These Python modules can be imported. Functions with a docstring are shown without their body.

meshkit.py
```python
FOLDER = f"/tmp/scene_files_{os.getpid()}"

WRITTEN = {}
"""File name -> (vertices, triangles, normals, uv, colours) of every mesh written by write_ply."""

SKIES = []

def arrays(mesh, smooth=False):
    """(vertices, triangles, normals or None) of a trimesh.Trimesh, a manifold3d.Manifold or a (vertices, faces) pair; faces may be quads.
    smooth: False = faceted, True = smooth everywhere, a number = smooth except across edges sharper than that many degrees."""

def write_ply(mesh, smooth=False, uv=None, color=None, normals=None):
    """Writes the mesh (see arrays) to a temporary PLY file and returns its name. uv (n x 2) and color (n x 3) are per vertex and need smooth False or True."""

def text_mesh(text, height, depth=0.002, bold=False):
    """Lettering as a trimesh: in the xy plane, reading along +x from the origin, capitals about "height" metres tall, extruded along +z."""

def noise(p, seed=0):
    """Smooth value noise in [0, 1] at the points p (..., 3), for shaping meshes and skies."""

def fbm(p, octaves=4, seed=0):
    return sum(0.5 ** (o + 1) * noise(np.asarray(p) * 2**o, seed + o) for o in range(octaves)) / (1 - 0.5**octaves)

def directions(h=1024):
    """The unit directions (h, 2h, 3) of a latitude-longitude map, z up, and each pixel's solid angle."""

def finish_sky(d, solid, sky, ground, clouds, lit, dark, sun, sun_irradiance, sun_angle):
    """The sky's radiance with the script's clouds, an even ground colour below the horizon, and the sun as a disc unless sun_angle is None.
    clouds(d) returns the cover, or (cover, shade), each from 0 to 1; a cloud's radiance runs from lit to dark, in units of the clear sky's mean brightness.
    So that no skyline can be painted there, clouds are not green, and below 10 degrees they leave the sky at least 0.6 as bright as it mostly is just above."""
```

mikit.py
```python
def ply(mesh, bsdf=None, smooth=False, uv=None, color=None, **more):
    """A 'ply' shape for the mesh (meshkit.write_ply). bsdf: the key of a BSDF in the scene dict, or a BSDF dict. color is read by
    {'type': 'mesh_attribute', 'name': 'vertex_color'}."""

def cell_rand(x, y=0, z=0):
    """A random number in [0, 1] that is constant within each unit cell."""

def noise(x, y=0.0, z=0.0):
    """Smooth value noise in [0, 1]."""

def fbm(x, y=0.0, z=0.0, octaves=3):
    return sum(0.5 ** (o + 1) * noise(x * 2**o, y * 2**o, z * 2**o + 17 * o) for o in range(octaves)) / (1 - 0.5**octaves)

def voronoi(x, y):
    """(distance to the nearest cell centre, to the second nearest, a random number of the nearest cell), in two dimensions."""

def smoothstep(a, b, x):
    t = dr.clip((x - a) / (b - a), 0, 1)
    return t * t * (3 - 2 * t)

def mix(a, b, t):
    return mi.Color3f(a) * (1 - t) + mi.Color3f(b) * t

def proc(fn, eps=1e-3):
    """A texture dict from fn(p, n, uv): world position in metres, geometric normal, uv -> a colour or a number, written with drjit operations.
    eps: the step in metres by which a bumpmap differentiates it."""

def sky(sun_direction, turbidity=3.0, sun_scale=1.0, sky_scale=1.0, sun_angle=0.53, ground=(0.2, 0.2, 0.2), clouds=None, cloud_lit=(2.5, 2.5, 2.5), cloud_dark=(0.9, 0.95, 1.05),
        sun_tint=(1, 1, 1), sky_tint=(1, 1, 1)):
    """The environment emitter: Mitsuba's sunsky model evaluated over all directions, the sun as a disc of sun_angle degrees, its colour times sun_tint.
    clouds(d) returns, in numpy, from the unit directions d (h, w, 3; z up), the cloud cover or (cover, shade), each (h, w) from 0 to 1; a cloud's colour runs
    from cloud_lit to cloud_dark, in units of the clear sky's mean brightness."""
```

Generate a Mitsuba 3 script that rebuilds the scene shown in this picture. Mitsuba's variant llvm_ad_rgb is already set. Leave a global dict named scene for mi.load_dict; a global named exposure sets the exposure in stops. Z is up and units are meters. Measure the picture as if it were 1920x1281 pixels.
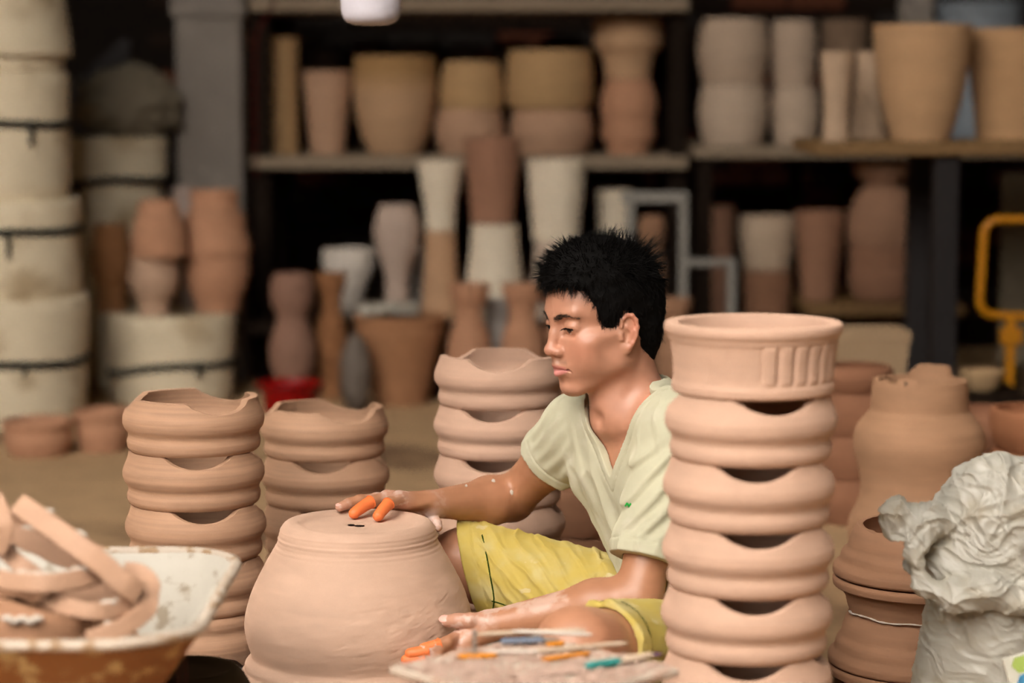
import math, random
import numpy as np, trimesh, drjit as dr, mitsuba as mi, mikit, meshkit
from scipy.interpolate import PchipInterpolator
from scipy.spatial import cKDTree
from mikit import noise, fbm, smoothstep, mix, proc

T = mi.ScalarTransform4f
PI = math.pi
scene, labels = {}, {}

# ---------------------------------------------------------------- camera, sky, exposure
FPX, CAM_H = 4533.0, 1.03
PITCH = math.atan((640.5 - 150.0) / FPX)
FWD = np.array([0, math.cos(PITCH), -math.sin(PITCH)])
UPV = np.array([0, math.sin(PITCH), math.cos(PITCH)])
CAM = np.array([0, 0, CAM_H])
scene['camera'] = {'type': 'thinlens', 'fov': 2 * math.degrees(math.atan(960 / FPX)), 'fov_axis': 'x',
                   'aperture_radius': 0.020, 'focus_distance': 4.0, 'near_clip': 0.05, 'far_clip': 100.0,
                   'to_world': T().look_at(origin=CAM.tolist(), target=(CAM + FWD).tolist(), up=[0, 0, 1])}
exposure = 4.38
scene['sky'] = mikit.sky((-0.5, -0.7, 0.6), sun_scale=0.0, sky_scale=1.0, ground=(0.22, 0.20, 0.17),
                         clouds=lambda d: np.ones(d.shape[:2]), cloud_lit=(7.05, 6.65, 6.1), cloud_dark=(7.05, 6.65, 6.1))


def at(px, py, Y):
    """The point at distance Y in front of the camera that the photograph shows at pixel (px, py)."""
    d = np.array([1.0, 0, 0]) * (px - 960) / FPX + UPV * (640.5 - py) / FPX + FWD
    return CAM + d * (Y / d[1])


def mpp(Y):
    return Y / FPX


def pix(p):
    d = np.asarray(p, float) - CAM
    w = d @ FWD
    return 960 + FPX * d[0] / w, 640.5 - FPX * (d @ UPV) / w


# ---------------------------------------------------------------- materials
def two(b):
    return {'type': 'twosided', 'bsdf': b}


def deep(c, g=1.3, k=0.85):
    """Colours were read off the picture as pale clay; as reflectances they lie lower and a little richer."""
    return tuple(k * float(x) ** g for x in c)


def pr(color, rough=0.7, spec=0.3, **more):
    c = color if isinstance(color, dict) else {'type': 'rgb', 'value': list(map(float, color))}
    return two({'type': 'principled', 'base_color': c, 'roughness': rough, 'specular': spec, **more})


def clay_fn(base, streak=0.28, patch=0.22, seed=0.0, zf=230.0):
    base = mi.Color3f(*deep(base))

    def fn(p, n, uv):
        s = fbm(p.x * 5 + seed, p.y * 5, p.z * zf, octaves=3)
        b = fbm(p.x * 13 + seed, p.y * 13, p.z * 22, octaves=3)
        w = smoothstep(0.5, 0.75, fbm(p.x * 8 + 5 + seed, p.y * 8, p.z * 45, octaves=3))
        g = noise(p.x * 900, p.y * 900, p.z * 900)
        c = base * (1 - streak / 2 + streak * s) * (0.88 + 0.24 * b) * (0.97 + 0.06 * g)
        return mix(c, base * 1.2 + mi.Color3f(0.03, 0.025, 0.02), w * patch)
    return fn


scene['clay_pink'] = pr(proc(clay_fn((0.62, 0.435, 0.335), 0.13, 0.25, 0.0, 120.0)), 0.75, 0.25)
scene['clay_smooth'] = pr(proc(clay_fn((0.62, 0.445, 0.345), 0.06, 0.30, 2.0, 40.0)), 0.72, 0.25)
scene['clay_wet'] = pr(proc(clay_fn((0.54, 0.355, 0.25), 0.12, 0.25, 5.0, 60.0)), 0.6, 0.3)
scene['clay_tan'] = pr(proc(clay_fn((0.53, 0.35, 0.243), 0.36, 0.35, 3.0)), 0.72, 0.25)
scene['clay_red'] = pr(proc(clay_fn((0.44, 0.265, 0.172), 0.22, 0.15, 7.0, 90.0)), 0.8, 0.2)

scene['clay_jar'] = pr(proc(clay_fn((0.52, 0.325, 0.208), 0.14, 0.2, 11.0, 60.0)), 0.75, 0.25)
scene['vc_matte'] = pr({'type': 'mesh_attribute', 'name': 'vertex_color'}, 0.85, 0.15)


def speck_fn(base, dark, f1, lo, hi, amount):
    base, dark = mi.Color3f(*deep(base)), mi.Color3f(*deep(dark))

    def fn(p, n, uv):
        a = smoothstep(lo, hi, fbm(p.x * f1, p.y * f1, p.z * f1, octaves=4))
        b = fbm(p.x * 9, p.y * 9, p.z * 9, octaves=3)
        return mix(base * (0.9 + 0.2 * b), dark, a * amount)
    return fn


scene['plaster'] = pr(proc(speck_fn((0.80, 0.70, 0.54), (0.46, 0.34, 0.20), 7.0, 0.5, 0.85, 0.8)), 0.85, 0.15)
scene['white_plastic'] = pr(proc(speck_fn((0.56, 0.52, 0.455), (0.32, 0.25, 0.17), 34.0, 0.55, 0.72, 0.75)), 0.55, 0.35)
scene['grimy_rim'] = pr(proc(speck_fn((0.58, 0.50, 0.42), (0.36, 0.22, 0.10), 70.0, 0.50, 0.66, 0.8)), 0.6, 0.3)
scene['rust'] = pr(proc(speck_fn((0.33, 0.15, 0.055), (0.62, 0.47, 0.25), 45.0, 0.52, 0.72, 0.7)), 0.6, 0.3)
scene['concrete_floor'] = pr(proc(speck_fn((0.50, 0.35, 0.215), (0.17, 0.095, 0.06), 2.6, 0.5, 0.8, 0.8)), 0.75, 0.3)
scene['concrete'] = pr(proc(speck_fn((0.30, 0.265, 0.235), (0.44, 0.38, 0.33), 22.0, 0.62, 0.78, 0.7)), 0.8, 0.2)
scene['sack_film'] = pr(proc(speck_fn((0.53, 0.505, 0.445), (0.46, 0.41, 0.32), 26.0, 0.45, 0.8, 0.6)), 0.42, 0.45)
scene['board_dust'] = pr(proc(speck_fn((0.58, 0.49, 0.41), (0.50, 0.33, 0.25), 55.0, 0.45, 0.6, 0.7)), 0.85, 0.15)
for k, c, r in [('black_rubber', (0.018, 0.02, 0.018), 0.6), ('dark_steel', (0.055, 0.05, 0.05), 0.5), ('dark_wood', (0.035, 0.024, 0.017), 0.8), ('outside', (0.10, 0.085, 0.065), 0.9),
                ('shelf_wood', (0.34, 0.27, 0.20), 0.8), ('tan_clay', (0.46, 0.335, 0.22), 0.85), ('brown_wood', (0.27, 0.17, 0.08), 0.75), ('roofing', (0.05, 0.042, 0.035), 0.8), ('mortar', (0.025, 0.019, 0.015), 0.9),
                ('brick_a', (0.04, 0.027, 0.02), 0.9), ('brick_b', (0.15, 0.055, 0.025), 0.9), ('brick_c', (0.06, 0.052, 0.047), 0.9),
                ('unseen_wall_dark', (0.05, 0.036, 0.026), 0.9), ('grey_board', (0.28, 0.24, 0.18), 0.8), ('yellow_paint', (0.50, 0.23, 0.006), 0.45), ('red_plastic', (0.36, 0.003, 0.004), 0.4),
                ('lamp_plastic', (0.74, 0.71, 0.76), 0.45), ('lamp_socket', (0.6, 0.58, 0.55), 0.5), ('white_metal', (0.34, 0.32, 0.29), 0.5), ('tile_white', (0.62, 0.62, 0.64), 0.4),
                ('dark_olive', (0.075, 0.055, 0.028), 0.7), ('orange_rubber', (0.86, 0.285, 0.11), 0.45), ('twine', (0.10, 0.045, 0.035), 0.8),
                ('pale_wood', (0.60, 0.48, 0.37), 0.7), ('ochre', (0.72, 0.32, 0.04), 0.5), ('teal', (0.06, 0.33, 0.30), 0.5), ('steel', (0.34, 0.29, 0.25), 0.4), ('blue_grey', (0.24, 0.27, 0.33), 0.6),
                ('purple', (0.17, 0.07, 0.22), 0.6), ('dust_pink', (0.60, 0.45, 0.375), 0.9), ('hole_shade', (0.04, 0.025, 0.02), 0.9), ('seam_green', (0.05, 0.09, 0.008), 0.8),
                ('logo_green', (0.03, 0.40, 0.08), 0.6), ('slip_white', (0.64, 0.57, 0.50), 0.8), ('card_white', (0.62, 0.60, 0.52), 0.6), ('card_green', (0.42, 0.52, 0.16), 0.6), ('card_blue', (0.10, 0.30, 0.46), 0.6),
                ('grey_sack', (0.24, 0.20, 0.17), 0.7), ('glass_grey', (0.30, 0.33, 0.36), 0.3), ('red_cable', (0.10, 0.012, 0.008), 0.6)]:
    scene[k] = pr(deep(c), r, 0.3 if max(c) > .12 else 0.06)

# ---------------------------------------------------------------- names and labels
_count = {}


def numbered(name):
    n = _count.get(name, 0)
    _count[name] = n + 1
    return name if n == 0 else f'{name}_{n:03d}'


def thing(name, label, cat, group=None):
    key = numbered(name)
    labels[key] = {'label': label, 'category': cat}
    if group:
        labels[key]['group'] = group
    return key


def put(key, mesh, mat, smooth=40, color=None, to_world=None):
    d = mesh if isinstance(mesh, dict) else mikit.ply(mesh, mat, smooth=smooth, color=color)
    d = dict(d)
    if to_world is not None:
        d['to_world'] = to_world
    assert key not in scene, key
    scene[key] = d
    return key


def part(parent, name, mesh, mat, smooth=40, color=None, to_world=None, label=None):
    key = numbered(parent + '__' + name)
    put(key, mesh, mat, smooth, color, to_world)
    if label:
        labels[key] = {'label': label}
    return key


def struct(key, mesh, mat, smooth=False, label=None):
    put(key, mesh, mat, smooth)
    labels[key] = {'kind': 'structure'}
    if label:
        labels[key]['label'] = label
    return key


# ---------------------------------------------------------------- mesh helpers
def cat(ms):
    return trimesh.util.concatenate(list(ms))


def box(lo, hi, bevel=0.0):
    lo, hi = np.asarray(lo, float), np.asarray(hi, float)
    m = trimesh.creation.box(extents=hi - lo)
    if bevel:
        pts = []
        for sx in (0, 1):
            for sy in (0, 1):
                for sz in (0, 1):
                    c = np.where([sx, sy, sz], hi, lo)
                    s = np.where([sx, sy, sz], -1, 1) * bevel
                    for k in range(3):
                        q = c + s
                        q[k] = c[k]
                        pts.append(q)
        return trimesh.Trimesh(np.array(pts)).convex_hull
    m.apply_translation((lo + hi) / 2)
    return m


def obox(center, ex, rz=0.0, bevel=0.004, R=None):
    e = np.asarray(ex, float) / 2
    m = box(-e, e, bevel)
    M = np.eye(4)
    M[:3, :3] = R if R is not None else trimesh.transformations.rotation_matrix(rz, [0, 0, 1])[:3, :3]
    M[:3, 3] = center
    m.apply_transform(M)
    return m


def tube(pts, r, n=8, closed=False, flat=1.0, up=None):
    p = np.asarray(pts, float)
    r = np.broadcast_to(np.asarray(r, float), (len(p),))
    t = np.roll(p, -1, 0) - np.roll(p, 1, 0) if closed else np.gradient(p, axis=0)
    t /= np.linalg.norm(t, axis=1, keepdims=True) + 1e-12
    ref = np.array(up if up is not None else ([0, 0, 1.0] if abs(t[:, 2]).mean() < 0.8 else [1.0, 0, 0]))
    a = np.cross(t, ref)
    a /= np.linalg.norm(a, axis=1, keepdims=True) + 1e-12
    b = np.cross(t, a)
    ang = np.arange(n) * 2 * PI / n
    v = p[:, None] + r[:, None, None] * (np.cos(ang)[None, :, None] * a[:, None] + flat * np.sin(ang)[None, :, None] * b[:, None])
    m = len(p)
    i, j = np.meshgrid(np.arange(m if closed else m - 1), np.arange(n), indexing='ij')
    i2 = (i + 1) % m
    q = np.stack([i * n + j, i * n + (j + 1) % n, i2 * n + (j + 1) % n, i2 * n + j], -1).reshape(-1, 4)
    f = np.vstack([q[:, [0, 1, 2]], q[:, [0, 2, 3]]])
    v = v.reshape(-1, 3)
    if not closed:
        v = np.vstack([v, p[0], p[-1]])
        k = np.arange(n)
        f = np.vstack([f, np.stack([(k + 1) % n, k, k * 0 + m * n], 1), np.stack([(m - 1) * n + k, (m - 1) * n + (k + 1) % n, k * 0 + m * n + 1], 1)])
    me = trimesh.Trimesh(v, f, process=False)
    if me.volume < 0:
        me.invert()
    return me


def grid_mesh(V, wrap=True):
    """V (m, n, 3): m rows, n columns; columns wrap."""
    m, n = V.shape[:2]
    i, j = np.meshgrid(np.arange(m - 1), np.arange(n if wrap else n - 1), indexing='ij')
    j2 = (j + 1) % n
    q = np.stack([i * n + j, i * n + j2, (i + 1) * n + j2, (i + 1) * n + j], -1).reshape(-1, 4)
    return trimesh.Trimesh(V.reshape(-1, 3), np.vstack([q[:, [0, 1, 2]], q[:, [0, 2, 3]]]), process=False)


def revolve(prof, n=56):
    """Strip of a profile (r, z), going up on the outside (normals out)."""
    p = np.asarray(prof, float)
    a = np.arange(n) * 2 * PI / n
    V = np.stack([p[:, :1] * np.cos(a), p[:, :1] * np.sin(a), np.repeat(p[:, 1:], n, 1)], -1)
    return grid_mesh(V)


def spline(pts, m):
    p = np.asarray(pts, float)
    s = np.r_[0, np.cumsum(np.linalg.norm(np.diff(p, axis=0), axis=1))]
    q = np.linspace(0, s[-1], m)
    return np.stack([PchipInterpolator(s, p[:, k])(q) for k in range(p.shape[1])], 1)


def vessel(outer, wall=0.008, n=48, m=26, closed_top=False, smooth_prof=True):
    """A thrown pot: separate strips for base, outside, rim, inside and inner floor, so that smooth normals keep its edges."""
    o = spline(outer, m) if smooth_prof else np.asarray(outer, float)
    z0, zt = o[0, 1], o[-1, 1]
    st = [[(1e-4, z0), (o[0, 0], z0)], o]
    if closed_top:
        st.append([(o[-1, 0], zt), (1e-4, zt)])
    else:
        fl = z0 + wall * 1.5
        inn = np.stack([np.maximum(o[:, 0] - wall, 0.004), o[:, 1]], 1)[::-1]
        fl = min(fl, (z0 + zt) / 2)
        inn = inn[inn[:, 1] > fl]
        st += [[(o[-1, 0], zt), (o[-1, 0] - wall, zt)], inn, [tuple(inn[-1]), (1e-4, inn[-1, 1])]]
    return cat([revolve(s, n) for s in st])


def tint(mesh, base, amt=0.12, seed=0, zgrad=None):
    """Vertex colours: an even clay colour with a little mottling; zgrad = (colour, z0, z1) for a glaze or slip that begins higher up."""
    v = np.asarray(mesh.vertices)
    nz = meshkit.fbm(v * np.array([9, 9, 40.0]) + seed * 7.3, 3, seed)
    base = deep(base, 1.42, 1.05)
    c = np.asarray(base)[None] * (1 - amt + 2 * amt * nz[:, None])
    if zgrad:
        t = np.clip((v[:, 2] - zgrad[1]) / (zgrad[2] - zgrad[1]), 0, 1)[:, None]
        t = t * t * (3 - 2 * t)
        c = c * (1 - t) + np.asarray(deep(zgrad[0], 1.42, 1.05))[None] * (1 - amt + 2 * amt * nz[:, None]) * t
    return c

# ---------------------------------------------------------------- the shed, with surfaces out of view that shape the light
floor_m = box((-7, 1.6, -0.15), (5.5, 10.0, 0.0))
struct('ground', box((-12, -14, -0.2), (12, 1.6, -0.02)), 'outside')  # ground out of view, kept dark so little light bounces up
struct('unseen_wall_front', box((0.1, -3.7, -0.02), (9, -3.5, 12.0)), 'unseen_wall_dark')  # out of view, placed to block sky light from the front right
struct('unseen_wall_outside', cat([box((-6.7, -7.2, -0.02), (-6.5, 3.0, 5.0)), box((-6.5, -7.2, -0.02), (0.1, -7.0, 4.4))]), 'unseen_wall_dark')  # out of view, sized to cut low sky light from left and front
struct('floor', floor_m, 'concrete_floor')
struct('unseen_ceiling', box((-4.5, 1.2, 5.2), (3.2, 9.6, 5.3)), 'roofing')  # out of view; height and front edge set how sky light enters
WALLY = 9.3
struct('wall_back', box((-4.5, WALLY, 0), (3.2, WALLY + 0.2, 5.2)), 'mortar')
struct('unseen_wall_right', box((3.0, -3.5, 0), (3.2, WALLY, 5.2)), 'unseen_wall_dark')  # out of view, dark to keep the right sides shaded
struct('unseen_wall_left', box((-4.5, 1.8, 0), (-4.3, WALLY, 5.2)), 'unseen_wall_dark')  # out of view; its front edge limits the light from the left
rng = random.Random(5)
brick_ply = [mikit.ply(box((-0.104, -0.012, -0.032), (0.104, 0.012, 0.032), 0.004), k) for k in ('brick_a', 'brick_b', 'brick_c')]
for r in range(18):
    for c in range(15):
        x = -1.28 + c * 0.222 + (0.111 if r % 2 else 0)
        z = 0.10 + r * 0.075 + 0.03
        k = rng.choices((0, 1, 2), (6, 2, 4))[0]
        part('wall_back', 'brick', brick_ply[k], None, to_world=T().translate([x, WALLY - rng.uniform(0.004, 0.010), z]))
# concrete column, left
cx = at(400, 300, 8.3)
struct('pillar_left', cat([box((cx[0] - 0.112, 8.2, 0), (cx[0] + 0.112, 8.42, 5.2), 0.01), box((cx[0] - 0.125, 8.18, 1.24), (cx[0] + 0.125, 8.44, 1.30), 0.006)]), 'concrete')

# ---------------------------------------------------------------- storage racks
SY = 8.15                                   # front edge of the left-hand shelf
zs1 = at(900, 294, SY)[2]                   # its top surface
xl, xr = at(470, 300, SY)[0], at(1290, 300, SY)[0]
rack = thing('storage_rack', 'long grey wooden rack against the back wall, holding the upper row of pots', 'rack')
part(rack, 'shelf', box((xl, SY, zs1 - 0.042), (xr, SY + 0.75, zs1), 0.004), 'shelf_wood')
zs2 = at(900, 4, SY)[2]
part(rack, 'shelf', box((xl, SY, zs2 - 0.03), (xr, SY + 0.75, zs2 + 0.015), 0.004), 'shelf_wood')
for x in (xl + 0.03, xr - 0.03):
    for y in (SY + 0.1, SY + 0.68):
        part(rack, 'post', box((x - 0.03, y - 0.03, 0), (x + 0.03, y + 0.03, zs2 + 0.3), 0.004), 'dark_wood')
zb1 = 0.24
part(rack, 'shelf', box((xl, SY - 0.28, zb1 - 0.04), (xr, SY + 0.75, zb1), 0.004), 'dark_wood')
# right hand rack
SR = 8.1
zs3 = at(1450, 277, SR)[2]
rx0, rx1 = at(1296, 280, SR)[0], at(1930, 280, SR)[0] + 0.4
rack2 = thing('storage_rack', 'grey wooden rack on the right, behind the fluted planter, with pale barrel pots on top', 'rack')
part(rack2, 'shelf', box((rx0 + 0.01, SR, zs3 - 0.035), (rx1, SR + 0.75, zs3), 0.004), 'shelf_wood')
zr2 = at(1600, 573, SR)[2]
part(rack2, 'shelf', box((at(1514, 575, SR)[0], SR, zr2 - 0.035), (rx1 - 0.6, SR + 0.75, zr2), 0.004), 'brown_wood')
for x in (at(1470, 500, SR + 0.6)[0], rx1 - 0.05):
    for y in (SR + 0.6, SR + 0.7):
        pass
for x, y in ((rx0 + 0.05, SR + 0.68), (rx1 - 0.05, SR + 0.68), (rx1 - 0.05, SR + 0.06), (rx1 - 0.64, SR + 0.68), (at(1534, 575, SR)[0], SR + 0.7), (rx0 + 0.05, SR + 0.06)):
    part(rack2, 'post', box((x - 0.025, y - 0.025, 0), (x + 0.025, y + 0.025, zs3 - 0.03 if x < rx1 - 0.1 else 1.6), 0.004), 'dark_wood')
# the near right rack with the brown board
SN = 6.6
zs4 = at(1700, 268, SN)[2]
nx0, nx1 = at(1530, 270, SN)[0], at(1930, 270, SN)[0] + 0.35
rack3 = thing('storage_rack', 'rack of dark steel posts with a brown board, right, carrying the two big flaring pots', 'rack')
part(rack3, 'shelf', box((nx0, SN, zs4 - 0.035), (nx1, SN + 0.55, zs4), 0.004), 'brown_wood', label='brown wooden board')
px_ = at(1765, 500, SN + 0.1)[0]
for x in (px_, nx1 - 0.05):
    for y in (SN + 0.06, SN + 0.49):
        part(rack3, 'post', box((x - 0.033, y - 0.033, 0), (x + 0.033, y + 0.033, zs4 - 0.03 if x > px_ + 0.1 else zs4 - 0.03), 0.004), 'dark_steel')

# ---------------------------------------------------------------- background pots
CREAM, TAN, BROWN, TERRA, ROSE, WHITE, OCHRE = (0.64, 0.53, 0.41), (0.52, 0.365, 0.245), (0.42, 0.27, 0.185), (0.51, 0.315, 0.215), (0.50, 0.345, 0.25), (0.72, 0.64, 0.53), (0.49, 0.345, 0.205)
BELL = [(.58, 0), (.66, .12), (.80, .45), (.93, .8), (1, 1)]
POT = [(.62, 0), (.72, .1), (.88, .35), (.98, .7), (1, .93), (.97, 1)]
EGG = [(.6, 0), (.74, .12), (.93, .42), (1, .68), (.98, .9), (.96, 1)]
BARREL = [(.82, 0), (.92, .2), (1, .5), (.96, .8), (.86, 1)]
CONE = [(.66, 0), (.8, .4), (.92, .75), (1, 1)]
ICONE = [(1, 0), (.9, .4), (.8, .8), (.76, 1)]
STRAIGHT = [(.95, 0), (.9, .4), (.93, .8), (1, 1)]
TULIP = [(.85, 0), (.76, .25), (.8, .5), (.94, .8), (1, 1)]
BALUS = [(.72, 0), (.62, .1), (.66, .16), (.96, .36), (1, .45), (.86, .6), (.6, .74), (.62, .8), (.9, .92), (.95, 1)]
BALUS2 = [(.8, 0), (.7, .12), (.95, .3), (1, .42), (.8, .56), (.64, .66), (.9, .78), (.92, .9), (.7, 1)]
CUP = [(.55, 0), (.6, .15), (.85, .4), (1, .62), (1, .92), (.96, 1)]
BOWL = [(.6, 0), (.72, .15), (.9, .55), (1, .9), (1, 1)]
BAND = [(.86, 0), (.97, .2), (.92, .32), (1, .6), (.97, .85), (.86, 1)]
FLARE = [(1, 0), (.86, .3), (.8, .6), (.82, .85), (.9, 1)]
_seed = [0]


def bg(label, x0, x1, y0, zb, Yc, prof, col, name='clay_pot', cat='pot', group=None, y1=None, wall=None, grad=None, flip=False, n=44, px0=None):
    """A pot whose outline spans x0..x1 and whose rim is at y0 in the photograph; it stands at height zb, its axis at distance Yc."""
    _seed[0] += 1
    px = px0 if px0 is not None else (x0 + x1) / 2
    c = at(px, y0, Yc)
    zt = c[2]
    r = (x1 - x0) / 2 * mpp(Yc)
    if zb is None:
        zb = at(px, y1, Yc)[2]
    zb = zb + .0012
    h = zt - zb
    o = [(a * r, b * h) for a, b in prof]
    me = vessel(o, wall or max(0.006, 0.07 * r), n=n)
    if flip:
        me = vessel([(a * r, h - b * h) for a, b in prof][::-1], 0.01, n=n, closed_top=True)
    if grad:
        grad = (grad[0], grad[1] * h, grad[2] * h)
    col_v = tint(me, col, 0.11, _seed[0], grad)
    me.apply_translation([c[0], Yc, zb])
    k = thing(name, label, cat, group)
    put(k, me, 'vc_matte', True, color=col_v)
    return zt


G1 = 'pots on the upper shelf'
Y1 = SY + 0.26
bg('tall narrow tan planter at the left end of the upper shelf', 487, 561, 70, zs1, Y1, STRAIGHT, OCHRE, 'tall_planter', 'planter', G1)
bg('rosy tapered vase between the narrow planter and the big rounded pot', 567, 660, 133, zs1, Y1, CONE, ROSE, 'vase', 'vase', G1)
bg('big rounded tan pot with a wide mouth on the upper shelf', 662, 818, 105, zs1, Y1, EGG, TAN, 'clay_pot', 'pot', G1, grad=((0.42, .28, .15), .55, .9))
z = bg('pale lower bowl of the pair right of the big rounded pot', 816, 946, 205, zs1, Y1, BARREL, ROSE, 'clay_bowl', 'bowl', G1)
bg('ochre tan pot turned over on the pale bowl right of the big rounded pot', 824, 946, 115, z + .001, Y1, [(.96, 0), (1, .3), (.96, .6), (.8, 1)], OCHRE, 'clay_pot', 'pot', G1)
z = bg('pale round bowl under the wide ochre pot, left of the tall baluster', 957, 1112, 205, zs1, Y1, BARREL, ROSE, 'clay_bowl', 'bowl', G1)
bg('wide ochre pot stacked on a pale round bowl, left of the tall baluster', 950, 1112, 94, z + .001, Y1, [(.9, 0), (1, .25), (1, .5), (.93, 1)], OCHRE, 'clay_pot', 'pot', G1)
z = bg('reddish round jar at the foot of the tall baluster on the upper shelf', 1126, 1232, 148, zs1, Y1, [(.72, 0), (.76, .1), (.95, .25), (.9, .42), (1, .65), (.9, .85), (.75, 1)], TERRA, 'jar', 'jar', G1)
bg('tan flaring cup crowning the tall baluster on the upper shelf', 1113, 1242, 35, z + .001, Y1, [(.64, 0), (.7, .25), (.78, .4), (.98, .55), (1, .8), (.96, 1)], TAN, 'clay_cup', 'cup', G1)
G2 = 'pots on the right rack'
Y2 = SR + 0.24
z = bg('lower pale barrel pot of the wider pair on the right rack', 1310, 1440, 158, zs3, Y2, BARREL, (0.54, .44, .355), 'barrel_pot', 'pot', G2)
bg('upper pale barrel pot of the wider pair on the right rack', 1308, 1442, 35, z + .001, Y2, BARREL, (0.52, .415, .33), 'barrel_pot', 'pot', G2)
z = bg('lower pale barrel pot of the narrow pair on the right rack', 1446, 1536, 162, zs3, Y2 + .06, BARREL, (0.54, .44, .355), 'barrel_pot', 'pot', G2)
bg('upper pale barrel pot of the narrow pair on the right rack', 1444, 1532, 38, z + .001, Y2 + .06, BARREL, (0.51, .41, .33), 'barrel_pot', 'pot', G2)
z = bg('pale waisted vase left of the large flaring pot', 1538, 1600, 96, zs4, SN + .16, TULIP, (0.50, .385, .29), 'waisted_vase', 'vase', G2)
bg('pale vase with a spreading foot touching the large flaring pot', 1597, 1668, 96, zs4, SN + .42, [(1, 0), (.82, .3), (.7, .65), (.72, 1)], (0.50, .385, .29), 'waisted_vase', 'vase', G2)
bg('dim grey brown pot behind the pale waisted vases', 1538, 1628, 38, zs3, Y2 + .13, POT, (0.26, .19, .14), 'clay_pot', 'pot', G2)
bg('large flaring tan pot standing on the brown board', 1638, 1822, 46, zs4, SN + .19, [(.58, 0), (.68, .14), (.86, .45), (.97, .8), (1, 1)], (0.52, .36, .23), 'flaring_pot', 'pot', G2, n=64)
bg('large straight sided tan pot at the right edge of the brown board', 1812, 1996, 54, zs4, SN + .34, [(.74, 0), (.8, .25), (.9, .6), (1, 1)], (0.50, .34, .21), 'flaring_pot', 'pot', G2, n=64)

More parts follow.
